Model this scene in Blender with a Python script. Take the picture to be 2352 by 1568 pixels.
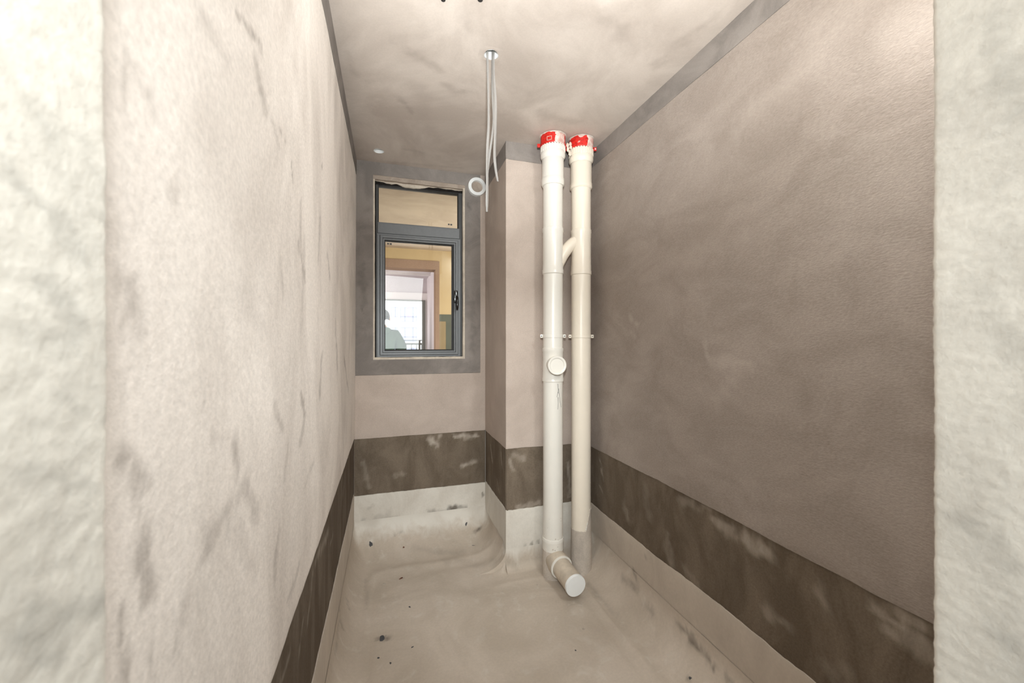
import bpy, bmesh, math, random
import numpy as np
from mathutils import Vector, Matrix

# ------------------------------------------------------------------ reset
for o in list(bpy.data.objects):
    bpy.data.objects.remove(o, do_unlink=True)
C = bpy.context.scene.collection
SC = bpy.context.scene

# ------------------------------------------------------------------ camera
FPX = 914.7
TH = math.atan(285 / FPX)
S, CO = math.sin(TH), math.cos(TH)
cam_d = bpy.data.cameras.new('camera'); cam = bpy.data.objects.new('camera', cam_d)
C.objects.link(cam); SC.camera = cam
cam_d.sensor_width = 36; cam_d.lens = FPX / 2352 * 36
cam_d.shift_y = -2 / 2352
cam_d.clip_start = 0.02; cam_d.clip_end = 400
cam.location = (0, 0, 0)
cam.rotation_euler = (math.pi / 2, 0, -TH)
cam_d.dof.use_dof = True; cam_d.dof.focus_distance = 2.1; cam_d.dof.aperture_fstop = 5.6

# ------------------------------------------------------------------ world, lamps, exposure
W = bpy.data.worlds.new('world'); SC.world = W; W.use_nodes = True
bg = W.node_tree.nodes['Background']
bg.inputs[0].default_value = (0.90, 0.95, 1.0, 1); bg.inputs[1].default_value = 2.0
SC.view_settings.view_transform = 'Standard'; SC.view_settings.look = 'None'
SC.view_settings.gamma = 1; SC.view_settings.exposure = 0.33
SC.view_settings.use_curve_mapping = False

def lamp(name, kind, loc, target, energy, col=(1, 1, 1), size=None, size_y=None, **kw):
    d = bpy.data.lights.new(name, kind); d.energy = energy; d.color = col
    if kind == 'AREA':
        d.shape = 'RECTANGLE'; d.size = size; d.size_y = size_y or size
    elif size is not None:
        d.shadow_soft_size = size
    for k, v in kw.items(): setattr(d, k, v)
    o = bpy.data.objects.new(name, d); C.objects.link(o); o.location = loc
    v = Vector(target) - Vector(loc)
    o.rotation_euler = v.to_track_quat('-Z', 'Y').to_euler()
    return o
# flash head above the camera: thrown up against the ceiling, a zoomed beam into the room, a weak bare spill
lamp('flash_bounce', 'SPOT', (0.02, -0.02, 0.245), (0.42, 1.0, 1.14), 185, (0.95, 1.0, 1.0), 0.03,
     spot_size=math.radians(78), spot_blend=1.0)
lamp('flash_beam', 'SPOT', (-0.015, -0.02, 0.24), (0.52, 2.6, -0.66), 76, (0.95, 1.0, 1.0), 0.035,
     spot_size=math.radians(56), spot_blend=1.0)
lamp('flash_spill', 'AREA', (-0.015, -0.03, 0.235), (0.45, 2.0, 0.0), 2.0, (0.96, 1.0, 1.0), 0.075, 0.06)
# added fill lamp, out of view, high in the near right corner of the bathroom
lamp('added_fill', 'AREA', (0.965, 0.37, 0.92), (-0.75, 1.75, -0.75), 13, (0.95, 1.0, 1.0), 0.18, 0.40)
# daylight of the hall behind the doorway
lamp('hall_daylight', 'AREA', (-0.1, -1.3, 0.45), (0.45, 1.0, -0.1), 25, (0.93, 1.0, 1.02), 1.3, 1.2)
# daylight in the room beyond the window
lamp('next_room_daylight', 'AREA', (1.45, 3.6, 0.1), (0.0, 4.6, 0.1), 38, (0.94, 0.98, 1.0), 1.2, 1.4)
lamp('balcony_daylight', 'AREA', (-1.6, 5.9, 0.3), (0.6, 5.9, 0.3), 26, (0.99, 0.97, 1.0), 0.8, 1.2)

# ------------------------------------------------------------------ measures (metres, camera at the origin)
ZC, ZF = 1.14, -1.31
def xl(z): return -0.189 - 0.0055 * (ZC - z)      # left wall leans a little
XR, YB = 1.173, 2.687
XCH, YCH = 0.643, 2.180
YD0, YD1 = 0.10, 0.32                             # door wall
JL, JR = -0.170, 0.650

def ray(px, py):
    a = (px - 1176) / FPX; b = (782 - py) / FPX
    return np.array([S + a * CO, CO - a * S, b])
def at(px, py, Y=None, X=None, Z=None):
    d = ray(px, py)
    t = Y / d[1] if Y is not None else (X / d[0] if X is not None else Z / d[2])
    return d * t

# ------------------------------------------------------------------ noise
_rng = np.random.RandomState(7); _T = _rng.rand(64, 64, 64)
def vnoise(x, y, z):
    x, y, z = np.broadcast_arrays(np.asarray(x, float), np.asarray(y, float), np.asarray(z, float))
    xi, yi, zi = np.floor(x).astype(int), np.floor(y).astype(int), np.floor(z).astype(int)
    xf, yf, zf = x - xi, y - yi, z - zi
    xf = xf * xf * (3 - 2 * xf); yf = yf * yf * (3 - 2 * yf); zf = zf * zf * (3 - 2 * zf)
    r = 0
    for a in (0, 1):
        for b in (0, 1):
            for c in (0, 1):
                w = (xf if a else 1 - xf) * (yf if b else 1 - yf) * (zf if c else 1 - zf)
                r = r + w * _T[(xi + a) % 64, (yi + b) % 64, (zi + c) % 64]
    return r * 2 - 1
def fbm(x, y, z=0.0, o=4):
    r = 0; a = 1; t = 0
    for k in range(o):
        r = r + a * vnoise(np.asarray(x) * 2**k + 11 * k, np.asarray(y) * 2**k + 5 * k, np.asarray(z) * 2**k + 3 * k); t += a; a *= .5
    return r / t

# ------------------------------------------------------------------ materials
def L(c):  # sRGB 0-255 -> linear
    return tuple(((v / 255) / 12.92 if v / 255 < .04045 else ((v / 255 + .055) / 1.055) ** 2.4) for v in c) + (1,)
def newmat(name):
    m = bpy.data.materials.new(name); m.use_nodes = True
    nt = m.node_tree; b = nt.nodes['Principled BSDF']; return m, nt, b
def N(nt, t, **kw):
    n = nt.nodes.new(t)
    for k, v in kw.items(): setattr(n, k, v)
    return n
def noise(nt, vec, scale, detail=4, rough=.55, dist=0.0):
    n = N(nt, 'ShaderNodeTexNoise'); n.inputs['Scale'].default_value = scale
    n.inputs['Detail'].default_value = detail; n.inputs['Roughness'].default_value = rough; n.inputs['Distortion'].default_value = dist
    nt.links.new(vec, n.inputs['Vector']); return n.outputs['Fac']
def ramp(nt, fac, a, b, ca=0.0, cb=1.0):
    n = N(nt, 'ShaderNodeMapRange'); n.inputs['From Min'].default_value = a; n.inputs['From Max'].default_value = b
    n.inputs['To Min'].default_value = ca; n.inputs['To Max'].default_value = cb
    nt.links.new(fac, n.inputs['Value']); return n.outputs['Result']
def mixc(nt, fac, a, b, mode='MIX'):
    n = N(nt, 'ShaderNodeMix', data_type='RGBA', blend_type=mode)
    for s, v in ((0, fac), (6, a), (7, b)):
        if isinstance(v, (float, int)): n.inputs[s].default_value = v
        elif isinstance(v, tuple): n.inputs[s].default_value = v
        else: nt.links.new(v, n.inputs[s])
    return n.outputs[2]
def math_(nt, op, a, b):
    n = N(nt, 'ShaderNodeMath', operation=op)
    for s, v in ((0, a), (1, b)):
        if isinstance(v, (float, int)): n.inputs[s].default_value = v
        else: nt.links.new(v, n.inputs[s])
    return n.outputs[0]
def plaster(name, base, alt, stain, mott=3.0, amt=.8, stretch=(1, 1, 1), bump=.35, grain=190, rough=.9,
            grainamt=.10, bstretch=(1, 1, 1), spec=.15, lo=.38, hi=.62, coarse=0.0):
    m, nt, b = newmat(name)
    tc = N(nt, 'ShaderNodeTexCoord').outputs['Object']
    mp = N(nt, 'ShaderNodeMapping'); mp.inputs['Scale'].default_value = stretch; nt.links.new(tc, mp.inputs[0])
    v1 = mp.outputs[0]
    big = noise(nt, v1, mott, 7, .62, .7)
    col = mixc(nt, ramp(nt, big, lo, hi, 0, amt), L(base), L(alt))
    mp2 = N(nt, 'ShaderNodeMapping'); mp2.inputs['Scale'].default_value = bstretch; nt.links.new(tc, mp2.inputs[0])
    fine = noise(nt, mp2.outputs[0], grain, 5, .65)
    g = ramp(nt, fine, .3, .7, 1 - grainamt, 1 + grainamt)
    gc = N(nt, 'ShaderNodeCombineColor')
    for i in range(3): nt.links.new(g, gc.inputs[i])
    col = mixc(nt, 1.0, col, gc.outputs[0], 'MULTIPLY')
    at_ = N(nt, 'ShaderNodeAttribute', attribute_name='stain').outputs['Fac']
    brk = ramp(nt, noise(nt, v1, 14, 6, .65), .3, .6, .35, 1.15)
    col = mixc(nt, math_(nt, 'MINIMUM', math_(nt, 'MULTIPLY', at_, brk), 1.0), col, L(stain))
    nt.links.new(col, b.inputs['Base Color'])
    b.inputs['Roughness'].default_value = rough; b.inputs['Specular IOR Level'].default_value = spec
    hsum = math_(nt, 'ADD', fine, math_(nt, 'MULTIPLY', noise(nt, v1, 24, 4, .5), coarse))
    bp = N(nt, 'ShaderNodeBump'); bp.inputs['Strength'].default_value = bump; bp.inputs['Distance'].default_value = .003
    nt.links.new(hsum, bp.inputs['Height']); nt.links.new(bp.outputs[0], b.inputs['Normal'])
    return m
def add_rise(m, col, alt):
    """the whitish brushed coat begins, with a ragged edge, part way up the curved skirting"""
    nt = m.node_tree; b = nt.nodes['Principled BSDF']; src = b.inputs['Base Color'].links[0].from_socket
    tc = N(nt, 'ShaderNodeTexCoord').outputs['Object']; mp = N(nt, 'ShaderNodeMapping'); mp.inputs['Scale'].default_value = (1, 1, .45)
    nt.links.new(tc, mp.inputs[0])
    a = N(nt, 'ShaderNodeAttribute', attribute_name='rise').outputs['Fac']
    k = math_(nt, 'ADD', a, ramp(nt, noise(nt, mp.outputs[0], 16, 5, .6, .5), .3, .7, -.45, .45))
    c2 = mixc(nt, ramp(nt, noise(nt, tc, 5, 5), .38, .62), L(col), L(alt))
    nt.links.new(mixc(nt, ramp(nt, k, .15, .95), src, c2), b.inputs['Base Color'])
def simple(name, col, rough=.5, spec=.5, metal=0, grain=0, scale=40, bump=0):
    m, nt, b = newmat(name)
    b.inputs['Base Color'].default_value = L(col); b.inputs['Roughness'].default_value = rough
    b.inputs['Specular IOR Level'].default_value = spec; b.inputs['Metallic'].default_value = metal
    tc = N(nt, 'ShaderNodeTexCoord').outputs['Object']
    f = noise(nt, tc, scale, 4)
    g = tuple(max(0, c * (1 - grain)) for c in L(col)[:3]) + (1,)
    nt.links.new(mixc(nt, ramp(nt, f, .35, .65), L(col), g), b.inputs['Base Color'])
    if bump:
        bp = N(nt, 'ShaderNodeBump'); bp.inputs['Strength'].default_value = bump; bp.inputs['Distance'].default_value = .002
        nt.links.new(f, bp.inputs['Height']); nt.links.new(bp.outputs[0], b.inputs['Normal'])
    return m

M = {}
M['left'] = plaster('white_skimmed_plaster', (236, 227, 219), (186, 175, 166), (118, 107, 99), 2.1, .9, (1, 1, .6), .42, 120, coarse=.7, lo=.44, hi=.74)
M['right'] = plaster('grey_brown_plaster', (166, 154, 145), (152, 140, 131), (188, 176, 166), 2.6, .9, (1, 1.3, 2.2), .55, 230, bstretch=(1, .45, 1), grainamt=.12)
M['back'] = plaster('back_plaster', (192, 177, 166), (178, 163, 152), (140, 127, 118), 4, .8, (1, 1, 1), .35, 260)
M['ceil'] = plaster('ceiling_skim', (206, 194, 184), (180, 167, 157), (152, 139, 130), 2.0, .9, (1.2, 1, 1), .10, 160, grainamt=.04, coarse=.4)
M['grey'] = plaster('grey_mortar_band', (146, 138, 132), (124, 117, 112), (100, 94, 90), 5, .9, (1, 1, 1), .12, 220, grainamt=.06)
M['dark'] = plaster('dark_damp_concrete', (122, 109, 95), (100, 88, 75), (184, 173, 160), 4.5, .9, (1.6, 1.6, .7), .30, 150, grainamt=.14, coarse=.8)
M['dark_side'] = plaster('dark_damp_concrete_streaked', (92, 80, 68), (122, 110, 98), (172, 162, 150), 6, .8, (1.4, 1.4, .4), .30, 150, grainamt=.14, coarse=.8, lo=.45, hi=.72)
M['coat'] = plaster('waterproof_coat_lit', (220, 214, 204), (204, 196, 185), (96, 88, 79), 5, .9, (1, 1, .6), .10, 90, grainamt=.04, rough=.62, spec=.35, coarse=1.0)  # lit copy of the coat, for the faces turned to the flash
M['floor'] = plaster('floor_screed_coat', (202, 189, 175), (186, 173, 158), (98, 90, 82), 2.6, 1.0, (1, 1, 1), .12, 90, grainamt=.05, rough=.66, spec=.3, coarse=1.0)
M['coat_shaded'] = plaster('waterproof_coat_shaded', (200, 188, 174), (184, 172, 159), (92, 84, 75), 5, .9, (1, 1, .6), .10, 90, grainamt=.04, rough=.62, spec=.35, coarse=1.0)  # same coat, painted darker for the less lit side walls
M['jamb'] = plaster('door_reveal_plaster', (222, 217, 207), (198, 193, 184), (150, 148, 142), 9, .8, (1, 1, 1), .38, 120, coarse=.5, grainamt=.06, lo=.44, hi=.7)
M['cream'] = plaster('cream_filler', (212, 200, 184), (188, 176, 162), (120, 112, 104), 14, .8, (1, 1, 1), .4, 180)
M['lintel'] = plaster('rough_reveal_plaster', (172, 158, 145), (152, 138, 126), (120, 112, 104), 14, .8, (1, 1, 1), .4, 180)
M['conc'] = plaster('hidden_concrete', (150, 142, 134), (130, 122, 116), (100, 95, 90), 3, .8)
M['ochre'] = plaster('ochre_wall', (198, 172, 130), (190, 163, 121), (160, 130, 90), 3, .7, (1, 1, 1), .2, 120, grainamt=.04)
M['ochre_ceil'] = plaster('next_room_ceiling', (196, 176, 152), (178, 158, 136), (150, 125, 98), 2.2, .9, (1, 1, 1), .15, 120, grainamt=.04)
M['brown'] = plaster('brown_surround', (158, 130, 110), (148, 120, 100), (120, 92, 70), 3, .7, (1, 1, 1), .2, 120)
M['green'] = plaster('grey_green_reflection', (96, 98, 86), (86, 88, 78), (70, 70, 62), 5, .7)
M['olive'] = plaster('olive_reflection', (150, 130, 98), (140, 120, 92), (70, 70, 62), 5, .7)
M['lilac'] = plaster('balcony_paint', (212, 203, 207), (204, 195, 199), (150, 140, 145), 3, .6, (1, 1, 1), .1, 100, grainamt=.03)
M['white'] = simple('white_paint', (236, 230, 230), .6, .3, grain=.04)
M['facade'] = simple('facade_white', (240, 240, 244), .8, .2, grain=.03, scale=2)
M['pane_far'] = simple('far_glass', (196, 202, 224), .25, .5, grain=.1, scale=1)
M['frame_far'] = simple('far_window_frame', (150, 150, 186), .5)
M['red_far'] = simple('red_lettering', (226, 150, 165), .6)
M['pvc'] = simple('cream_pvc', (227, 222, 213), .28, .5, grain=.025, scale=9)
M['pvc_old'] = simple('yellowed_pvc', (232, 221, 205), .32, .5, grain=.04, scale=9)
M['pvc_dirty'] = simple('dusty_pvc', (208, 194, 176), .5, .4, grain=.22, scale=22)
M['pvc_grey'] = plaster('cement_smeared_pvc', (202, 191, 179), (180, 169, 158), (205, 195, 182), 14, .9, (1, 1, .6), .3, 120, lo=.35, hi=.65)
M['cap'] = simple('white_pvc_cap', (240, 241, 240), .35, .5, grain=.02)
M['alu'] = simple('grey_aluminium', (112, 114, 116), .42, .5, 0.15, grain=.08, scale=60)
M['alu_dark'] = simple('dark_aluminium', (66, 66, 66), .45, .5, 0.1, grain=.15, scale=60)
M['gasket'] = simple('black_gasket', (14, 13, 14), .6)
M['sealant'] = simple('black_foam_gap', (42, 38, 36), .9, .1, grain=.5, scale=90, bump=.8)
M['black'] = simple('black_gloss', (14, 13, 14), .12, .6)
M['chip'] = simple('grey_chip', (84, 84, 86), .7, .3, grain=.3, scale=300)
M['chip_brown'] = simple('brown_chip', (110, 74, 58), .8, .2, grain=.3, scale=300)
M['chip_pale'] = simple('pale_chip', (196, 184, 170), .8, .2, grain=.3, scale=300)
M['scratch'] = simple('black_scratch', (46, 44, 46), .8)
M['rail'] = simple('balcony_rail', (120, 120, 116), .5, .4)
M['green_jacket'] = simple('pale_green_cloth', (80, 100, 87), .85, .1, grain=.18, scale=14, bump=.5)
M['trousers'] = simple('dark_cloth', (62, 62, 68), .9, .1, grain=.2, scale=30)
M['skin'] = simple('skin', (206, 160, 132), .55, .3, grain=.05)
M['hair'] = simple('dark_hair', (62, 56, 58), .7, .3, grain=.3, scale=80)
M['shoe'] = simple('shoe', (40, 40, 42), .6)
M['eye'] = simple('eye', (30, 24, 22), .2)
M['lip'] = simple('lip', (170, 100, 90), .5)
M['hole'] = simple('hole_dark', (40, 36, 33), .9)

add_rise(M['floor'], (220, 214, 204), (204, 196, 185))  # lit coat tones again, at the foot of the flash-facing walls
def collar_mat():
    m, nt, b = newmat('red_collar_with_plaster_smears')
    tc = N(nt, 'ShaderNodeTexCoord').outputs['Object']
    f = noise(nt, tc, 26, 3, .6)
    a = N(nt, 'ShaderNodeAttribute', attribute_name='stain').outputs['Fac']
    s = math_(nt, 'ADD', f, a)
    k = ramp(nt, s, .70, .73)
    r2 = mixc(nt, ramp(nt, noise(nt, tc, 90, 3), .4, .6), L((216, 34, 22)), L((176, 26, 18)))
    nt.links.new(mixc(nt, k, r2, mixc(nt, ramp(nt, f, .4, .6), L((226, 208, 198)), L((206, 160, 150)))), b.inputs['Base Color'])
    b.inputs['Roughness'].default_value = .5
    return m
M['collar'] = collar_mat()
def strip_mat():
    m, nt, b = newmat('translucent_plastic')
    b.inputs['Base Color'].default_value = L((150, 146, 142)); b.inputs['Roughness'].default_value = .3
    b.inputs['Transmission Weight'].default_value = 0.0
    b.inputs['Alpha'].default_value = .62
    return m
M['plastic'] = strip_mat()
def glass_mat():
    m, nt, b = newmat('window_glass')
    out = nt.nodes['Material Output']; nt.nodes.remove(b)
    t = N(nt, 'ShaderNodeBsdfTransparent'); t.inputs[0].default_value = (.96, .96, .93, 1)
    g = N(nt, 'ShaderNodeBsdfGlossy'); g.inputs['Roughness'].default_value = .003
    g.inputs[0].default_value = (1, 1, 1, 1)
    fr = N(nt, 'ShaderNodeFresnel'); fr.inputs[0].default_value = 1.45
    mx = N(nt, 'ShaderNodeMixShader')
    nt.links.new(fr.outputs[0], mx.inputs[0]); nt.links.new(t.outputs[0], mx.inputs[1]); nt.links.new(g.outputs[0], mx.inputs[2])
    nt.links.new(mx.outputs[0], out.inputs[0]); return m
M['glass'] = glass_mat()

# ------------------------------------------------------------------ object helpers
def obj(name, me, mat=None, parent=None, kind=None, label=None, cat=None, group=None, smooth=True):
    if isinstance(me, bmesh.types.BMesh):
        b = me; me = bpy.data.meshes.new(name); b.normal_update(); b.to_mesh(me); b.free()
    o = bpy.data.objects.new(name, me); C.objects.link(o)
    if mat is not None and not me.materials: me.materials.append(mat)
    if smooth:
        me.polygons.foreach_set('use_smooth', [True] * len(me.polygons))
        try: me.set_sharp_from_angle(angle=math.radians(38))
        except Exception: pass
    if parent is not None:
        o.parent = parent; o.matrix_parent_inverse = Matrix.Translation(-parent.location)
    if kind: o['kind'] = kind
    if label: o['label'] = label
    if cat: o['category'] = cat
    if group: o['group'] = group
    return o
def empty(name, loc=(0, 0, 0), label=None, cat=None, group=None, kind=None):
    o = bpy.data.objects.new(name, None); C.objects.link(o); o.location = loc; o.empty_display_size = .05
    if label: o['label'] = label
    if cat: o['category'] = cat
    if group: o['group'] = group
    if kind: o['kind'] = kind
    return o
def box(bm, x0, x1, y0, y1, z0, z1, bev=0, mat=None):
    M4 = Matrix.Translation(((x0+x1)/2, (y0+y1)/2, (z0+z1)/2)) @ Matrix.Diagonal((abs(x1-x0), abs(y1-y0), abs(z1-z0), 1))
    if mat is not None: M4 = mat @ M4
    r = bmesh.ops.create_cube(bm, size=1, matrix=M4)
    if bev:
        es = set(e for v in r['verts'] for e in v.link_edges)
        bmesh.ops.bevel(bm, geom=list(es), offset=bev, segments=2, affect='EDGES', profile=.6)
def frame_of(d):
    d = Vector(d).normalized(); a = Vector((0, 0, 1)) if abs(d.z) < .95 else Vector((1, 0, 0))
    u = d.cross(a).normalized(); v = d.cross(u).normalized(); return u, v, d
def lathe(bm, prof, org, axis, seg=48, wob=0):
    """prof: list of (r, t) along axis from org; r=0 closes"""
    u, v, d = frame_of(axis); org = Vector(org); rings = []
    for r, t in prof:
        c = org + d * t
        if r <= 1e-6: rings.append([bm.verts.new(c)])
        else: rings.append([bm.verts.new(c + (u * math.cos(2*math.pi*k/seg) + v * math.sin(2*math.pi*k/seg)) * r) for k in range(seg)])
    for a, b in zip(rings, rings[1:]):
        for k in range(seg):
            k2 = (k + 1) % seg
            f = [a[0] if len(a) == 1 else a[k], b[0] if len(b) == 1 else b[k], b[0] if len(b) == 1 else b[k2], a[0] if len(a) == 1 else a[k2]]
            f2 = []
            for q in f:
                if q not in f2: f2.append(q)
            if len(f2) >= 3: bm.faces.new(f2)
    return rings
def tube(bm, pts, r, seg=20, caps=True):
    pts = [Vector(p) for p in pts]; rings = []; prev = None
    for i, p in enumerate(pts):
        d = (pts[min(i+1, len(pts)-1)] - pts[max(i-1, 0)]).normalized()
        if prev is None: u, v, _ = frame_of(d)
        else:
            u = (prev - d * prev.dot(d)).normalized(); v = d.cross(u)
        prev = u; rr = r[i] if isinstance(r, (list, tuple)) else r
        rings.append([bm.verts.new(p + (u * math.cos(2*math.pi*k/seg) + v * math.sin(2*math.pi*k/seg)) * rr) for k in range(seg)])
    for a, b in zip(rings, rings[1:]):
        for k in range(seg): bm.faces.new((a[k], a[(k+1) % seg], b[(k+1) % seg], b[k]))
    if caps: bm.faces.new(rings[0][::-1]); bm.faces.new(rings[-1])
def bezier(p0, p1, p2, p3, n=12):
    p0, p1, p2, p3 = map(Vector, (p0, p1, p2, p3))
    return [p0*(1-t)**3 + p1*3*t*(1-t)**2 + p2*3*t*t*(1-t) + p3*t**3 for t in [i/n for i in range(n+1)]]

# ------------------------------------------------------------------ floor height field
def cove(d, r, H):
    q = np.clip(1 - np.asarray(d) / r, 0, 1); return H * (1 - np.sqrt(np.clip(1 - q * q, 0, 1)))
def floor_h(x, y):
    x = np.asarray(x, float); y = np.asarray(y, float)
    wob = 1 + .10 * fbm(x * 3 + 4, y * 3)
    dl = x - (-0.2027); dr = XR - x; db = YB - y
    dcx = np.maximum(XCH - x, 0); dcy = np.maximum(YCH - y, 0)
    c1 = cove(dl, .115, .15); c2 = cove(dr, .175, .16); c3 = cove(db, .27, .17)
    inside_y = (y > YCH)
    cl = np.where(y >= YCH, cove(XCH - x, .17, .14), 0)
    cf = np.where(x >= XCH, cove(YCH - y, .05, .05), 0)
    rr = np.hypot(dcx, dcy); cc = np.where((x < XCH) & (y < YCH), cove(rr, .09, .08) * (dcx / (rr + 1e-6)), 0)
    cl = np.where((y < YCH + .05) & (y >= YCH), cl * .85, cl)
    h = (c1**4 + c2**4 + c3**4 + cl**4 + cf**4 + cc**4) ** .25
    Ds = [dl / .10, dr / .17, db / .30]
    k = 5.0; D = -np.log(sum(np.exp(-k * q) for q in Ds)) / k
    ridge = .006 * np.exp(-((D - 1.02 - .08 * fbm(x * 5, y * 5, 2)) / .09) ** 2) - .003 * np.exp(-((D - 1.28) / .1) ** 2)
    front = np.where(x > XCH - .1, .005 * np.exp(-(((YCH - .12) + .03 * fbm(x * 6, 1.2) - y) / .012) ** 2), 0)
    base = .004 * fbm(x * 4, y * 4, 5) + .0016 * fbm(x * 16, y * 16, 9)
    return ZF + h + ridge + front * .6 + base * np.clip(D, 0, 1)

def hit(px, py):
    d = ray(px, py); t = .15
    p = d * t
    while t < 4:
        t += .004; q = d * t
        solid = (q[2] > ZC or q[0] > XR or q[1] > YB or (q[0] < xl(q[2]) and q[1] > YD1) or (q[0] > XCH and q[1] > YCH)
                 or (YD0 < q[1] < YD1 and (q[0] < JL or q[0] > JR)) or q[2] < ZF + .2 and q[2] < float(floor_h(q[0], q[1])))
        if solid: return q
        p = q
    return p

# stains and a few painted shadows on the surfaces: (pixel a, pixel b, half width px, strength) -> 3-D capsules
def caps(lst):
    out = []
    for (a, b, w, s) in lst:
        A, B = hit(*a), hit(*b)
        mid = ((a[0]+b[0])/2, (a[1]+b[1])/2)
        m0 = hit(*mid); depth = m0[0]*S + m0[1]*CO
        out.append((A, B, w * depth / FPX, s))
    return out
def soften(lst, f): return [(a, b, w, s_ * f) for a, b, w, s_ in lst]
def stain_field(P, lst):
    """P (n,3) -> strength 0..1, ragged soft-edged blots"""
    r = np.zeros(len(P))
    hu = P[:, 0] + P[:, 1] * .9; zz = P[:, 2]
    fine = fbm(hu * 55, zz * 38, P[:, 1] * 20, 4)
    for k, (A, B, w, s) in enumerate(lst):
        AB = B - A; L2 = max(1e-9, AB.dot(AB)); t = np.clip(((P - A) @ AB) / L2, 0, 1)
        d0 = np.linalg.norm(P - (A + t[:, None] * AB), axis=1)
        m = d0 < 3.2 * w
        if not m.any(): continue
        q = P[m]; f = .55 / w; h = hu[m]; z = zz[m]
        off = np.stack([vnoise(h*f + k, z*f, 1.3*j) + .5 * vnoise(h*f*2.3 + k, z*f*2.3, 2.7*j) for j in (1, 2, 3)], -1) * w * .75
        q = q + off; t = np.clip(((q - A) @ AB) / L2, 0, 1)
        d = np.linalg.norm(q - (A + t[:, None] * AB), axis=1) / w
        v = np.clip((1.5 - d + .55 * fine[m]) / 1.25, 0, 1)
        r[m] = np.maximum(r[m], (.85 * s) * v * v * (3 - 2 * v))
    return r

# ------------------------------------------------------------------ generic wall strip: a real slab of finite thickness
def lin(a, b, step): return np.linspace(a, b, max(2, int(round(abs(b - a) / step)) + 1))
def slab(name, mat, us, vs_of, pos, nrm, thick, parent, disp=0.0, dscale=20, seed=0, stains=None, hole=None, kind=None, edge_round=.0015):
    """us: 1-D u samples; vs_of(u array)->(nv,nu) v samples; pos(u,v)->(..,3); nrm: into-room unit normal"""
    nu = len(us); V = vs_of(us); nv = V.shape[0]
    U = np.broadcast_to(us, V.shape)
    P = pos(U, V); nrm = np.array(nrm, float)
    k = disp * fbm(U * dscale + seed, V * dscale, seed * 1.7)
    E = np.zeros(V.shape); E[0, :] = E[-1, :] = 1
    P = P + nrm * (k - E * edge_round)[..., None]
    Bk = pos(U, V) - nrm * thick
    verts = np.concatenate([P.reshape(-1, 3), Bk.reshape(-1, 3)]); n = nu * nv
    keep = np.ones((nv - 1, nu - 1), bool)
    if hole is not None:
        uc = (U[:-1, :-1] + U[1:, 1:]) / 2; vc = (V[:-1, :-1] + V[1:, 1:]) / 2
        keep = ~((uc > hole[0]) & (uc < hole[1]) & (vc > hole[2]) & (vc < hole[3]))
    idx = np.arange(n).reshape(nv, nu)
    a, b, c, d = idx[:-1, :-1], idx[:-1, 1:], idx[1:, 1:], idx[1:, :-1]
    # orientation
    du = P[0, 1] - P[0, 0]; dv = P[1, 0] - P[0, 0]
    flip = np.dot(np.cross(du, dv), nrm) < 0
    q = np.stack([a, b, c, d] if not flip else [a, d, c, b], -1)[keep]
    faces = [tuple(f) for f in q.tolist()]
    # skirts on boundary edges
    from collections import Counter
    ec = Counter()
    for f in faces:
        for i in range(4):
            e = (f[i], f[(i+1) % 4]); ec[e] += 1
    sk = [e for e in ec if (e[1], e[0]) not in ec]
    faces += [(e[1], e[0], e[0] + n, e[1] + n) for e in sk]
    me = bpy.data.meshes.new(name); me.from_pydata(verts.tolist(), [], faces); me.update()
    st = np.zeros(2 * n)
    if stains: st[:n] = stain_field(verts[:n], stains)
    at_ = me.attributes.new('stain', 'FLOAT', 'POINT'); at_.data.foreach_set('value', st.astype(np.float32))
    return obj(name, me, mat, parent, kind)
def vlin(z0f, z1f, step):
    def f(us):
        a, b = z0f(us), z1f(us); n = max(2, int(round(np.max(b - a) / step)) + 1)
        t = np.linspace(0, 1, n)[:, None]; return a[None, :] * (1 - t) + b[None, :] * t
    return f

def wob(base, amp, sc, seed, amp2=0.0):
    return lambda u: base(u) + amp * fbm(np.asarray(u) * sc, seed, seed * .37, 3) + amp2 * fbm(np.asarray(u) * sc * 14, seed + 3, 1.1, 3)
const = lambda v: (lambda u: np.full(np.shape(u), float(v)))

# band boundaries per wall as function of the horizontal coordinate u
def bandtop(u): return np.full(np.shape(u), -.621)

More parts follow.
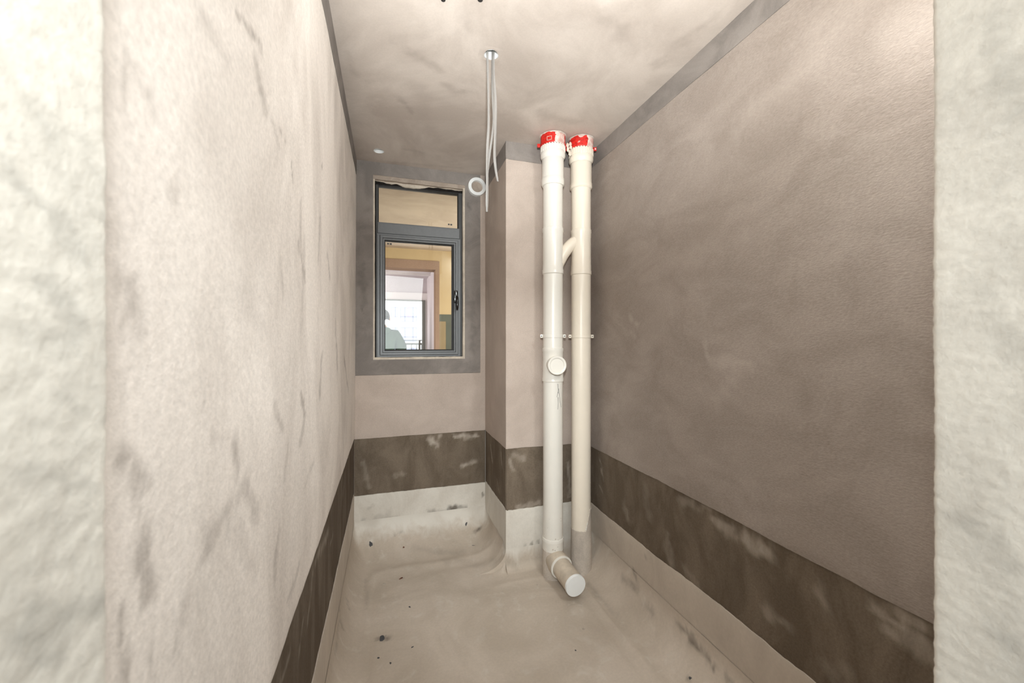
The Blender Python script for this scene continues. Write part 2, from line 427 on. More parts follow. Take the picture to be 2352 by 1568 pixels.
# --- lists of stains and a few painted shadows (measured on the photograph, stuck to the surfaces)
STAIN_SHADE_LEFT = caps([((540,30),(598,100),9,.75),((590,90),(600,128),7,.6),((585,150),(612,262),20,.6),((638,288),(656,322),5,.8),
 ((668,372),(671,412),4,.9),((690,470),(690,560),10,.5),((735,500),(730,600),8,.5),((685,560),(700,640),12,.55),((752,580),(758,640),8,.5),
 ((305,150),(350,240),22,.45),((283,100),(283,300),10,.55),((450,20),(520,140),26,.3),((300,640),(322,770),24,.5),((268,620),(280,760),14,.5),((404,1008),(405,1042),6,.8),  # long upright streak beside the left jamb is a painted edge shadow
 ((400,1048),(325,1052),4,.7),((275,1050),(330,1110),24,.65),((300,1090),(310,1180),18,.5),((330,1230),(345,1370),34,.6),((275,1400),(290,1568),18,.6),
 ((345,1480),(350,1568),14,.5),((470,1240),(540,1150),34,.45),((536,1015),(545,1090),18,.6),((560,1110),(590,1190),26,.5),((520,1200),(590,1300),30,.25),
 ((630,935),(650,985),14,.6),((690,905),(700,950),10,.8),((740,810),(735,905),14,.55),((770,740),(775,840),12,.5),((790,820),(800,900),7,.6),
 ((700,960),(690,1020),14,.45),((720,1060),(700,1120),8,.4),((640,1230),(630,1330),16,.4),((660,1030),(650,1100),10,.35),((740,380),(738,384),3,1),
 ((465,925),(475,935),6,.6),((310,390),(316,396),7,.6),((600,200),(640,330),10,.4),((380,430),(400,440),20,.35),((560,680),(600,760),40,.2),((480,1000),(520,1010),12,.3),
 ((690,1290),(660,1380),12,.35),((430,1380),(400,1500),26,.35),((700,560),(690,760),16,.25),((645,600),(650,680),10,.3)])
STAIN_SHADE_LEFT = soften(STAIN_SHADE_LEFT, .8)
ST_JAMBL = caps([((20,420),(190,560),40,.5),((100,640),(180,760),30,.45),((30,200),(120,330),36,.4),((60,1430),(230,1400),44,.45),((20,1500),(120,1480),40,.5),
 ((120,900),(230,960),26,.3),((40,780),(140,800),26,.3),((30,1080),(200,1120),24,.3)])
ST_JAMBR = caps([((2250,650),(2330,800),22,.25),((2300,1480),(2340,1560),40,.4),((2230,1200),(2330,1300),24,.25),((2262,937),(2266,940),5,.7),((2290,60),(2350,260),30,.3)])
ST_DARKB = caps([((985,1002),(1003,1022),7,.9),((1010,1000),(1000,1028),4,.6),((1045,1000),(1095,1002),5,.85),((1068,1004),(1080,1008),5,.6),((1060,1070),(1090,1060),5,.75),((905,1092),(925,1088),6,.35),((835,1060),(845,1120),5,.3),
   ((1180,1045),(1200,1050),8,.5),((1170,1055),(1180,1080),5,.6),((1190,1165),(1238,1155),6,.6),((1125,1020),(1130,1060),3,.7),((1150,1040),(1152,1075),3,.5),((1140,1100),(1145,1130),3,.3),((1305,1060),(1308,1140),4,.6)])
ST_DARKR = caps([((1376,1052),(1384,1100),4,.85),((1372,1110),(1382,1130),3,.7),((1640,1195),(1680,1225),22,.55),((1690,1225),(1760,1262),18,.65),((1720,1240),(1735,1275),10,.5),((1560,1155),(1620,1165),12,.35),
   ((1530,1240),(1540,1290),12,.35),((1580,1310),(1600,1340),14,.35),((1880,1360),(1900,1390),16,.35),((2010,1395),(2060,1440),18,.65),((2060,1410),(2125,1440),16,.6),((2040,1440),(2130,1500),22,.5),
   ((1760,1410),(1810,1440),18,.35),((1430,1150),(1440,1190),8,.3),((1900,1540),(1950,1560),20,.3),((1480,1120),(1490,1190),10,.2)])
ST_DARKL = caps([((757,1220),(740,1270),9,.55),((722,1320),(712,1420),10,.5),((700,1430),(690,1520),8,.5),((795,1080),(790,1140),4,.5),((768,1230),(762,1250),4,.6),((670,1500),(650,1568),10,.5),((745,1250),(728,1290),10,.4)])
ST_COAT = caps([((1030,1172),(1068,1170),8,.95),((985,1178),(1030,1172),6,.5),((1010,1185),(1045,1200),10,.5),((870,1190),(900,1195),14,.35),((835,1190),(835,1215),7,.35),((932,1190),(935,1212),3,.6),((962,1190),(962,1210),4,.4),
   ((1095,1175),(1095,1192),3,.8),((1109,1132),(1109,1140),2.5,.9),((1106,1182),(1106,1196),3,.7),((1090,1222),(1104,1212),4,.9),((905,1228),(925,1222),4,.6),((850,1165),(856,1160),4,.3),
   ((1222,1245),(1224,1275),3,.7),((1236,1240),(1238,1262),3,.6),((1205,1250),(1206,1270),4,.4),((1152,1270),(1160,1290),3,.6)])
STAIN_SHADE_FLOOR = caps([((1482,1280),(1490,1290),5,.6),((1455,1312),(1462,1325),6,.6),((1432,1330),(1465,1352),9,.4),((1480,1390),(1500,1410),8,.35),((1555,1430),(1572,1450),7,.55),((1590,1470),(1612,1495),8,.85),((1620,1500),(1642,1530),7,.8),
   ((1580,1450),(1600,1475),6,.5),((1670,1555),(1680,1568),8,.5),((1430,1320),(1440,1345),5,.4),((864,1470),(892,1465),8,.85),((1310,1385),(1330,1380),16,.25),((780,1400),(785,1440),6,.5),((796,1376),(803,1400),4,.5),  # wide faint blot below the capped outlet is its painted shadow
   ((778,1420),(770,1500),6,.3),((840,1330),(842,1400),5,.25),((920,1328),(926,1326),3,.5),((1030,1290),(1180,1296),14,.22),((950,1262),(1060,1268),10,.2),((1270,1322),(1300,1330),8,.4),((1350,1340),(1420,1420),6,.3),
   ((1582,1558),(1588,1562),4,.9),((1090,1222),(1104,1212),4,.9),((1030,1172),(1068,1170),8,.95),((905,1228),(925,1222),4,.6)])
ST_CEIL = caps([((930,110),(1010,160),14,.45),((1020,195),(1060,210),12,.45),((920,225),(945,260),8,.5),((905,95),(960,120),16,.35),((1080,105),(1110,120),12,.3),((800,120),(815,170),8,.35),((925,340),(1060,375),8,.4),
   ((1060,30),(1080,60),20,.35),((1240,260),(1330,280),16,.35),((1190,60),(1400,120),12,-.0),((880,370),(1060,385),5,.3),((1500,150),(1640,40),14,.35),((1380,30),(1420,80),20,.3),((960,200),(1000,330),20,.25)])
ST_RIGHT = caps([((1640,830),(1720,840),18,.5),((1700,850),(1640,930),14,.35),((1620,790),(1625,815),6,.6),((1450,730),(1465,745),6,.7),((1448,765),(1462,775),4,.6),((1800,640),(1960,560),30,.2),((1700,300),(1850,140),40,.3),((1560,600),(1700,560),26,.2)])
ST_BACK = caps([((1120,640),(1124,700),10,.3)])
ST_GREY = caps([((1085,700),(1090,800),10,.5),((830,600),(835,700),9,.5),((830,710),(836,716),3,.9),((1075,470),(1080,480),3,.7),((930,845),(960,850),6,.3)])

# ------------------------------------------------------------------ backing masonry (structure)
def backing(name, boxes, **kw):
    bm = bmesh.new()
    for b in boxes: box(bm, *b)
    return obj(name, bm, M['conc'], None, 'structure', smooth=False)
# window opening (back wall)
Wo = dict(x0=at(857, 600, Y=YB)[0], x1=at(1068, 600, Y=YB)[0], z0=at(862, 826, Y=YB)[2], z1=at(860, 401, Y=YB)[2])
TK = .014   # plaster thickness
wl = backing('wall_left', [(-.42, -.2035 - TK, YD1, YB + .2, ZF - .1, ZC + .1)])
wr = backing('wall_right', [(XR + TK, XR + .2, YD1, YB + .2, ZF - .1, ZC + .1)])
wb = backing('wall_back', [(-.2035 - TK, Wo['x0'] - .004, YB + TK, YB + .2, ZF - .1, ZC + .1), (Wo['x1'] + .004, XR + TK, YB + TK, YB + .2, ZF - .1, ZC + .1),
                           (Wo['x0'] - .004, Wo['x1'] + .004, YB + TK, YB + .2, Wo['z1'] + .004, ZC + .1), (Wo['x0'] - .004, Wo['x1'] + .004, YB + TK, YB + .2, ZF - .1, Wo['z0'] - .004)])
wc = backing('wall_chase', [(XCH + TK, XR + TK, YCH + TK, YB + TK, ZF - .1, ZC + .02)])
wf = backing('wall_front', [(-.62, JL - .012, YD0 + .012, YD1 - .012, ZF - .1, ZC + .1), (JR + .012, XR + .2, YD0 + .012, YD1 - .012, ZF - .1, ZC + .1),
                            (JL - .012, JR + .012, YD0, YD1, .86, ZC + .1)])

# ------------------------------------------------------------------ left wall strips
usL = np.concatenate([lin(YD1, 1.0, .007), lin(1.0, YB, .012)[1:]])
pL = lambda off: (lambda u, v: np.stack([-0.189 - 0.0055 * (ZC - v) + off * np.ones_like(u), u * np.ones_like(v), v + 0 * u], -1))
tL = wob(lambda u: -.612 - .008 * (np.asarray(u) > 9), .007, 3, 3, .0015)
bL = wob(const(-.972), .010, 3, 4, .003)
gL = wob(lambda u: 1.016 + .030 * np.clip((np.asarray(u) - .4) / 2.3, 0, 1), .003, 5, 5, .0006)
slab('plaster_coat', M['left'], usL, vlin(tL, gL, .011), pL(0), (1, 0, 0), TK, wl, .0016, 9, 1, STAIN_SHADE_LEFT)
slab('mortar_band', M['grey'], usL, vlin(lambda u: gL(u) + .0005, const(ZC), .02), pL(.0015), (1, 0, 0), TK, wl, .0006, 16, 2)
slab('damp_or_reflected_band', M['dark_side'], usL, vlin(lambda u: bL(u) + .0005, lambda u: tL(u) - .0005, .012), pL(-.005), (1, 0, 0), TK - .005, wl, .0010, 20, 3, ST_DARKL)
slab('waterproof_or_reflected_skirting', M['coat_shaded'], usL, vlin(const(ZF), bL, .02), pL(-.002), (1, 0, 0), TK - .004, wl, .0008, 10, 4, None)
# ------------------------------------------------------------------ right wall strips
usR = lin(YD1, YCH, .012)
pR = lambda off: (lambda u, v: np.stack([XR - off + 0 * u * v, u + 0 * v, v + 0 * u], -1))
tR = wob(const(-.640), .010, 2.6, 23, .0014)
bR = wob(const(-.985), .012, 3.2, 24, .003)
gR = wob(const(1.042), .003, 4, 25, .0006)
slab('plaster_coat', M['right'], usR, vlin(tR, gR, .02), pR(0), (-1, 0, 0), TK, wr, .0022, 5, 11, ST_RIGHT)
slab('mortar_band', M['grey'], usR, vlin(lambda u: gR(u) + .0005, const(ZC), .02), pR(.0015), (-1, 0, 0), TK, wr, .0006, 16, 12)
slab('damp_or_reflected_band', M['dark'], usR, vlin(lambda u: bR(u) + .0005, lambda u: tR(u) - .0005, .012), pR(-.006), (-1, 0, 0), TK - .006, wr, .0012, 18, 13, ST_DARKR)
slab('waterproof_or_reflected_skirting', M['coat_shaded'], usR, vlin(const(ZF), bR, .02), pR(-.002), (-1, 0, 0), TK - .004, wr, .0010, 8, 14, STAIN_SHADE_FLOOR)
# ------------------------------------------------------------------ back wall strips
pB = lambda off: (lambda u, v: np.stack([u + 0 * v, YB - off + 0 * u * v, v + 0 * u], -1))
xB0, xB1 = -.2035, XCH
gx1 = at(1103, 600, Y=YB)[0]; gz0 = at(950, 859, Y=YB)[2]
def snap(arr, vals):
    a = list(arr)
    for v in vals:
        i = int(np.argmin([abs(q - v) for q in a])); a[i] = v
    return np.array(sorted(a))
usG = snap(lin(xB0, gx1, .008), [Wo['x0'], Wo['x1']])
def vsG(us):
    z = snap(lin(gz0, ZC, .008), [Wo['z0'], Wo['z1']]); V = np.repeat(z[:, None], len(us), 1)
    V[0] += .002 * fbm(us * 30, 1.0); 
    i1 = int(np.argmin(abs(z - Wo['z1']))); sl = np.clip((us - Wo['x0']) / (Wo['x1'] - Wo['x0']), 0, 1)
    V[i1] += .0018 * fbm(us * 60, 3.3)
    return V
slab('mortar_band', M['grey'], usG, vsG, pB(.002), (0, -1, 0), TK + .002, wb, .0008, 14, 31, ST_GREY, hole=(Wo['x0'], Wo['x1'], Wo['z0'], Wo['z1']))
usB = lin(xB0, xB1, .01)
tB = wob(const(-.621), .005, 4, 33, .001); bB = wob(const(-.981), .006, 4, 34, .002)
slab('plaster_coat', M['back'], usB, vlin(tB, const(gz0 - .001), .014), pB(0), (0, -1, 0), TK, wb, .0012, 8, 32, ST_BACK)
slab('plaster_coat', M['back'], lin(gx1 + .001, xB1, .01), vlin(const(gz0 - .001), const(ZC), .02), pB(0), (0, -1, 0), TK, wb, .001, 8, 35)
slab('damp_or_reflected_band', M['dark'], usB, vlin(lambda u: bB(u) + .0005, lambda u: tB(u) - .0005, .01), pB(-.005), (0, -1, 0), TK - .005, wb, .001, 20, 36, ST_DARKB)
slab('waterproof_or_reflected_skirting', M['coat'], usB, vlin(const(ZF), bB, .01), pB(-.001), (0, -1, 0), TK - .004, wb, .001, 8, 37, ST_COAT)
# ------------------------------------------------------------------ pipe chase: left face and front face
pCL = lambda off: (lambda u, v: np.stack([XCH - off + 0 * u * v, u + 0 * v, v + 0 * u], -1))
pCF = lambda off: (lambda u, v: np.stack([u + 0 * v, YCH - off + 0 * u * v, v + 0 * u], -1))
tC = wob(const(-.621), .006, 4, 43, .001); bC = wob(const(-.972), .006, 5, 44, .003); gC = wob(const(1.037), .002, 5, 45, .0005)
for p, us, n_, sd in ((pCL, lin(YCH, YB, .01), (-1, 0, 0), 50), (pCF, lin(XCH, XR, .01), (0, -1, 0), 60)):
    slab('plaster_coat', M['back'], us, vlin(tC, gC, .02), p(0), n_, TK, wc, .001, 8, sd, ST_BACK)
    slab('mortar_band', M['grey'], us, vlin(lambda u: gC(u) + .0005, const(ZC), .02), p(.001), n_, TK, wc, .0006, 12, sd + 1)
    slab('damp_or_reflected_band', M['dark'], us, vlin(lambda u: bC(u) + .0005, lambda u: tC(u) - .0005, .01), p(-.004), n_, TK - .004, wc, .001, 20, sd + 2, ST_DARKB)
    slab('waterproof_or_reflected_skirting', M['coat'], us, vlin(const(ZF), bC, .01), p(-.001), n_, TK - .004, wc, .001, 8, sd + 3, ST_COAT)

# ------------------------------------------------------------------ door reveals (jambs)
def jamb(name, sgn, X, parent, st, r=.006):
    """profile in plan: hall face -> reveal -> bathroom face; sgn=+1 means solid is on the +X side"""
    pts = [(X + sgn * .25, YD0)]
    pts += [(X + sgn * t, YD0) for t in (.12, .05, .02, .01)]
    for k in range(5): a = k / 4 * math.pi / 2; pts.append((X + sgn * (r - r * math.sin(a)), YD0 + r - r * math.cos(a)))
    for y in np.linspace(YD0 + .012, YD1 - .012, 42): pts.append((X, y))
    for k in range(5): a = k / 4 * math.pi / 2; pts.append((X + sgn * (r - r * math.cos(a)), YD1 - r + r * math.sin(a)))
    end = .018 if sgn < 0 else .52
    pts += [(X + sgn * t, YD1) for t in ((.012, end) if sgn < 0 else (.02, .1, end))]
    pts = np.array(pts); T = np.gradient(pts, axis=0); Nn = np.stack([T[:, 1], -T[:, 0]], -1) * (-sgn)
    Nn /= np.linalg.norm(Nn, axis=1)[:, None]
    zs = np.concatenate([lin(ZF, -.55, .05), lin(-.55, .6, .0035)[1:], lin(.6, ZC, .02)[1:]])
    nz, nu = len(zs), len(pts)
    s = np.concatenate([[0], np.cumsum(np.linalg.norm(np.diff(pts, axis=0), axis=1))])
    Sg, Zg = np.meshgrid(s, zs)
    D = .0010 * fbm(Sg * 90, Zg * 150, 2 + sgn, 4) + .0012 * fbm(Sg * 10, Zg * 10, 5 + sgn, 2)
    D[:, 0] = 0; D[:, -1] = 0
    P = np.zeros((nz, nu, 3)); P[..., 0] = pts[None, :, 0] + D * Nn[None, :, 0]; P[..., 1] = pts[None, :, 1] + D * Nn[None, :, 1]; P[..., 2] = Zg
    idx = np.arange(nz * nu).reshape(nz, nu); a, b, c, d = idx[:-1, :-1], idx[:-1, 1:], idx[1:, 1:], idx[1:, :-1]
    q = np.stack([a, b, c, d] if sgn > 0 else [a, d, c, b], -1).reshape(-1, 4)
    q = q[:, ::-1]
    me = bpy.data.meshes.new(name); me.from_pydata(P.reshape(-1, 3).tolist(), [], q.tolist()); me.update()
    A = me.attributes.new('stain', 'FLOAT', 'POINT'); A.data.foreach_set('value', stain_field(P.reshape(-1, 3), st).astype(np.float32))
    return obj(name, me, M['jamb'], parent)
jamb('door_reveal', -1, JL, wf, ST_JAMBL)
jamb('door_reveal', 1, JR, wf, ST_JAMBR)

# ------------------------------------------------------------------ floor
def warp(a, b, lo_r, hi_r, n_mid, n_e=14):
    e0 = a + lo_r * (1 - np.cos(np.linspace(0, math.pi/2, n_e))); e1 = b - hi_r * (1 - np.cos(np.linspace(0, math.pi/2, n_e)))[::-1]
    return np.unique(np.concatenate([e0, np.linspace(e0[-1], e1[0], n_mid), e1]).round(6))
xs = np.unique(np.concatenate([warp(-.2027, XCH, .115, .17, 60), XCH + .001 + np.concatenate([[0], np.linspace(.01, XR - .18 - XCH, 36)]), XR - .175 * (1 - np.cos(np.linspace(0, math.pi/2, 18)))]).round(6))
ys = np.unique(np.concatenate([np.linspace(YD1, YCH - .06, 150), YCH - .05 * (1 - np.cos(np.linspace(0, math.pi/2, 10))), [YCH + .001], np.linspace(YCH + .01, YB - .28, 18), YB - .27 * (1 - np.cos(np.linspace(0, math.pi/2, 22)))]).round(6))
X_, Y_ = np.meshgrid(xs, ys); Z_ = floor_h(X_, Y_)
P = np.stack([X_, Y_, Z_], -1).reshape(-1, 3); idx = np.arange(len(P)).reshape(Y_.shape)
xc = (X_[:-1, :-1] + X_[1:, 1:]) / 2; yc = (Y_[:-1, :-1] + Y_[1:, 1:]) / 2
keep = ~((xc > XCH) & (yc > YCH))
q = np.stack([idx[:-1, :-1], idx[:-1, 1:], idx[1:, 1:], idx[1:, :-1]], -1)[keep]
me = bpy.data.meshes.new('floor'); me.from_pydata(P.tolist(), [], q.tolist()); me.update()
A = me.attributes.new('stain', 'FLOAT', 'POINT'); A.data.foreach_set('value', stain_field(P, STAIN_SHADE_FLOOR).astype(np.float32))
fr_ = np.maximum(np.exp(-((YB - P[:, 1]) / .10) ** 2), (P[:, 0] > XCH - .01) * np.exp(-(np.abs(YCH - P[:, 1]) / .05) ** 2))
A = me.attributes.new('rise', 'FLOAT', 'POINT'); A.data.foreach_set('value', (np.clip((P[:, 2] - ZF - .025) / .10, 0, 1.6) * np.clip(.0 + 1.2 * fr_, 0, 1)).astype(np.float32))
fl = obj('floor', me, M['floor'], None, 'structure')
bm = bmesh.new(); box(bm, -.42, XR + .2, YD1, YB + .2, ZF - .22, ZF - .1); obj('floor_slab', bm, M['conc'], fl, smooth=False)

# ------------------------------------------------------------------ ceiling with two real openings
H1 = at(1128, 126, Z=ZC - .001); H2 = at(870, 347, Z=ZC - .001)
holes = [(H1[0], H1[1], .0285), (H2[0], H2[1], .030)]
sq = .05
ux = lin(-.22, XR, .012); uy = lin(YD1, YB + .01, .012)
for hx, hy, r in holes:
    ux = ux[(ux < hx - sq - .002) | (ux > hx + sq + .002)]; ux = np.sort(np.append(ux, [hx - sq, hx + sq]))
    uy = uy[(uy < hy - sq - .002) | (uy > hy + sq + .002)]; uy = np.sort(np.append(uy, [hy - sq, hy + sq]))
X_, Y_ = np.meshgrid(ux, uy)
def ceil_z(x, y): return ZC + .0015 * fbm(np.asarray(x) * 6, np.asarray(y) * 6, 7, 3)
Z_ = ceil_z(X_, Y_); P = np.stack([X_, Y_, Z_], -1).reshape(-1, 3); idx = np.arange(len(P)).reshape(Y_.shape)
xc = (X_[:-1, :-1] + X_[1:, 1:]) / 2; yc = (Y_[:-1, :-1] + Y_[1:, 1:]) / 2
keep = np.ones(xc.shape, bool)
for hx, hy, r in holes: keep &= ~((abs(xc - hx) < sq) & (abs(yc - hy) < sq))
q = np.stack([idx[:-1, :-1], idx[1:, :-1], idx[1:, 1:], idx[:-1, 1:]], -1)[keep].tolist()
V = P.tolist()
for hx, hy, r in holes:
    n = 48; base = len(V); R_ = 5
    for j in range(R_):
        for k in range(n):
            a = 2 * math.pi * k / n; c, s = math.cos(a), math.sin(a); m_ = max(abs(c), abs(s))
            t = j / (R_ - 1); rr = r * (1 + .06 * math.sin(3 * a + 1)) * (1 - t) + sq / m_ * t
            x, y = hx + c * rr, hy + s * rr
            V.append([x, y, float(ceil_z(x, y)) - (.0012 if j == 1 else 0)])
    for j in range(R_ - 1):
        for k in range(n):
            k2 = (k + 1) % n; q.append([base + j*n + k, base + j*n + k2, base + (j+1)*n + k2, base + (j+1)*n + k])
me = bpy.data.meshes.new('ceiling'); me.from_pydata(V, [], q); me.update()
A = me.attributes.new('stain', 'FLOAT', 'POINT'); A.data.foreach_set('value', stain_field(np.array(V), ST_CEIL).astype(np.float32))
ce = obj('ceiling', me, M['ceil'], None, 'structure')
bm = bmesh.new(); box(bm, -.42, XR + .2, YD1, YB + .2, ZC + .1, ZC + .2); obj('ceiling_slab', bm, M['conc'], ce, smooth=False)

# junction cups in the ceiling
def cup(hx, hy, r, label, h=.055):
    bm = bmesh.new()
    lathe(bm, [(r + .004, 0), (r + .004, h), (0, h + .002)], (hx, hy, ZC + .001), (0, 0, 1), 40)
    lathe(bm, [(r + .004, 0), (r - .001, -.0015), (r - .002, .004), (r - .004, h - .006), (0, h - .005)], (hx, hy, ZC + .001), (0, 0, 1), 40)
    return obj('ceiling_cup', bm, M['cap'], None, None, label, 'junction box')
cup(*holes[0], 'white round plastic box recessed in the ceiling, with plastic strips hanging out of it')
cup(*holes[1], 'small empty white round box recessed in the ceiling near the window', .03)
# two drilled holes at the ceiling's near side
for px, py, lab in ((1018, 1, 'small dark drill hole in the ceiling, left of the two at the top edge'), (1103, 1, 'small dark drill hole in the ceiling, right of the two at the top edge')):
    p = at(px, py, Z=ZC - .001)
    bm = bmesh.new(); lathe(bm, [(0, 0), (.006, .0004), (.009, .0016), (.0095, .003)], (p[0], p[1], ZC - .0014), (0, 0, 1), 14)
    obj('drill_hole', bm, M['hole'], None, None, lab, 'hole')

# hanging strips
def strip(pts_px, w, lab, Yo=0, seed=0):
    d0 = math.hypot(H1[0], H1[1]); Y0 = H1[1] + Yo
    pts = [at(px, py, Y=Y0) for px, py in pts_px]; pts[0][2] = ZC + .03
    P = [Vector(p) for p in pts]
    fine = []
    for i in range(len(P) - 1):
        p0 = P[max(0, i-1)]; p1 = P[i]; p2 = P[i+1]; p3 = P[min(len(P)-1, i+2)]
        for k in range(10):
            t = k / 10; fine.append(.5 * ((2*p1) + (p2-p0)*t + (2*p0-5*p1+4*p2-p3)*t*t + (3*p1-p0-3*p2+p3)*t**3))
    fine.append(P[-1]); bm = bmesh.new(); rows = []
    for i, p in enumerate(fine):
        a = .25 + .5 * math.sin(i * .11 + seed); ww = w * (1 if i < len(fine) - 3 else .8)
        u = Vector((math.cos(a - TH), math.sin(a - TH), 0)); n_ = Vector((-u.y, u.x, 0)); cr = .0016
        rows.append([bm.verts.new(p + u * ww * s_ / 2 + n_ * (cr * (1 - s_ * s_) + o_)) for s_, o_ in
                     ((-1, .0004), (-.5, .0004), (0, .0004), (.5, .0004), (1, .0004), (1, -.0004), (.5, -.0004), (0, -.0004), (-.5, -.0004), (-1, -.0004))])
    for a, b in zip(rows, rows[1:]):
        for k in range(10): bm.faces.new((a[k], a[(k+1) % 10], b[(k+1) % 10], b[k]))
    bm.faces.new(rows[0]); bm.faces.new(rows[-1][::-1])
    return obj('plastic_strip', bm, M['plastic'], None, None, lab, 'strip', 'plastic strips hanging from the ceiling')
strip([(1119, 124), (1121, 200), (1122, 280), (1120, 330), (1119, 380), (1119, 430), (1118, 486)], .0105, 'long clear plastic strip, leftmost and lowest reaching of those hanging from the ceiling', 0, 0)
strip([(1131, 124), (1131, 200), (1134, 270), (1131, 310), (1125, 350), (1121, 385), (1119, 412)], .0085, 'clear plastic strip crossing behind the long one, middle of those hanging from the ceiling', .012, 2)
strip([(1134, 124), (1134, 170), (1138, 230), (1138, 290), (1136, 350), (1138, 385), (1143, 416)], .0105, 'clear plastic strip with a frayed tip bent to the right, hanging from the ceiling', .004, 1)

# ------------------------------------------------------------------ window
YW = YB + .030
def X_of(px, Y=YW): return at(px, 700, Y=Y)[0]
def Z_of(px, py, Y=YW): return at(px, py, Y=Y)[2]
win = empty('window_1', ((Wo['x0'] + Wo['x1'])/2, YW, Wo['z0']), kind='structure')
fx0, fx1 = X_of(863), X_of(1062); fz0, fz1 = Z_of(863, 820), Z_of(863, 414)
def ring(bm, x0, x1, z0, z1, w, yf, yb, bev=.0015):
    """mitred rectangular ring, front at yf, back at yb"""
    o = [(x0, z0), (x1, z0), (x1, z1), (x0, z1)]; wi = w if isinstance(w, (tuple, list)) else (w,)*4  # left,bottom,right,top
    i = [(x0 + wi[0], z0 + wi[1]), (x1 - wi[2], z0 + wi[1]), (x1 - wi[2], z1 - wi[3]), (x0 + wi[0], z1 - wi[3])]
    vo = [[bm.verts.new((x, y, z)) for x, z in o] for y in (yf, yb)]; vi = [[bm.verts.new((x, y, z)) for x, z in i] for y in (yf, yb)]
    es = []
    for k in range(4):
        k2 = (k+1) % 4
        bm.faces.new((vo[0][k], vo[0][k2], vi[0][k2], vi[0][k])); bm.faces.new((vo[1][k], vi[1][k], vi[1][k2], vo[1][k2]))
        bm.faces.new((vo[0][k], vo[1][k], vo[1][k2], vo[0][k2])); bm.faces.new((vi[0][k], vi[0][k2], vi[1][k2], vi[1][k]))
        for a, b in ((vo[0][k], vo[0][k2]), (vi[0][k], vi[0][k2])):
            e = bm.edges.get((a, b)); 
            if e: es.append(e)
    if bev: bmesh.ops.bevel(bm, geom=es, offset=bev, segments=1, affect='EDGES')
ztr1, ztr0 = Z_of(868, 512), Z_of(868, 535)
gx0u, gx1u = X_of(869), X_of(1053)
bm = bmesh.new()
ring(bm, fx0, fx1, fz0, fz1, (gx0u - fx0, .018, fx1 - gx1u, .026), YW, YW + .055)
obj('outer_frame', bm, M['alu_dark'], win, smooth=False)
bm = bmesh.new(); box(bm, gx0u - .004, gx1u + .006, YW - .008, YW + .05, ztr0, ztr1, .002)
box(bm, gx0u - .004, gx1u + .006, YW - .003, YW + .05, ztr1, ztr1 + .006, .001)
obj('transom', bm, M['alu'], win, smooth=False)
sx0, sx1, sz0, sz1 = X_of(866), X_of(1057), Z_of(866, 820), ztr0 - .001
bm = bmesh.new(); ring(bm, sx0, sx1, sz0, sz1, (.018, .012, .016, .013), YW - .006, YW + .05); obj('sash_surround', bm, M['alu'], win, smooth=False)
a0, a1, b0, b1 = sx0 + .019, sx1 - .017, sz0 + .013, sz1 - .014
sash = None
bm = bmesh.new(); ring(bm, a0, a1, b0, b1, .016, YW - .016, YW + .045, .002); ring(bm, a0 + .0165, a1 - .0165, b0 + .0165, b1 - .0165, .011, YW - .010, YW + .045, .0015)
lx0, lx1, lz0, lz1 = X_of(885), X_of(1038), Z_of(885, 803), Z_of(885, 553)
sash = obj('sash', bm, M['alu'], win, smooth=False)
ix0, ix1, iz0, iz1 = a0 + .0275, a1 - .0275, b0 + .0275, b1 - .0275
bm = bmesh.new(); ring(bm, min(ix0, lx0 - .006), max(ix1, lx1 + .006), min(iz0, lz0 - .006), max(iz1, lz1 + .006), (abs(lx0 - min(ix0, lx0 - .006)), abs(lz0 - min(iz0, lz0 - .006)), abs(max(ix1, lx1 + .006) - lx1), abs(max(iz1, lz1 + .006) - lz1)), YW - .004, YW + .03, .0008)
obj('black_gasket', bm, M['gasket'], sash, smooth=False)
def pane(x0, x1, z0, z1, y, par, tilt=0, tx=0):
    bm = bmesh.new(); box(bm, x0, x1, y, y + .004, z0, z1)
    bmesh.ops.rotate(bm, verts=bm.verts, cent=((x0+x1)/2, y, (z0+z1)/2), matrix=Matrix.Rotation(tilt, 3, 'X') @ Matrix.Rotation(tx, 3, 'Z'))
    # keep only the front skin so that the pane reflects once
    return obj('glass_pane', bm, M['glass'], par, smooth=False)
pane(lx0 - .003, lx1 + .003, lz0 - .003, lz1 + .003, YW + .006, sash)
pane(gx0u - .003, gx1u + .003, ztr1, fz1 - .02, YW + .014, win)
# black bead around the upper pane
bm = bmesh.new(); ring(bm, gx0u - .002, gx1u + .002, ztr1 + .004, Z_of(869, 423), .0045, YW + .004, YW + .03, .0006)
obj('black_gasket', bm, M['gasket'], win, smooth=False)
# etched marks on the panes
for px, py, dpx in ((896.5, 560, 8), (1036, 515, 8)):
    p = at(px, py, Y=YW + .004); bm = bmesh.new()
    box(bm, p[0] - .004, p[0] + .009, YW + .0045 if py > 520 else YW + .012, YW + .0052 if py > 520 else YW + .0128, p[2] - .005, p[2] + .005)
    box(bm, p[0] - .020, p[0] - .008, YW + .0045 if py > 520 else YW + .012, YW + .0052 if py > 520 else YW + .0128, p[2] - .004, p[2] + .005)
    obj('glass_mark', bm, M['alu_dark'], sash if py > 520 else win, smooth=False)
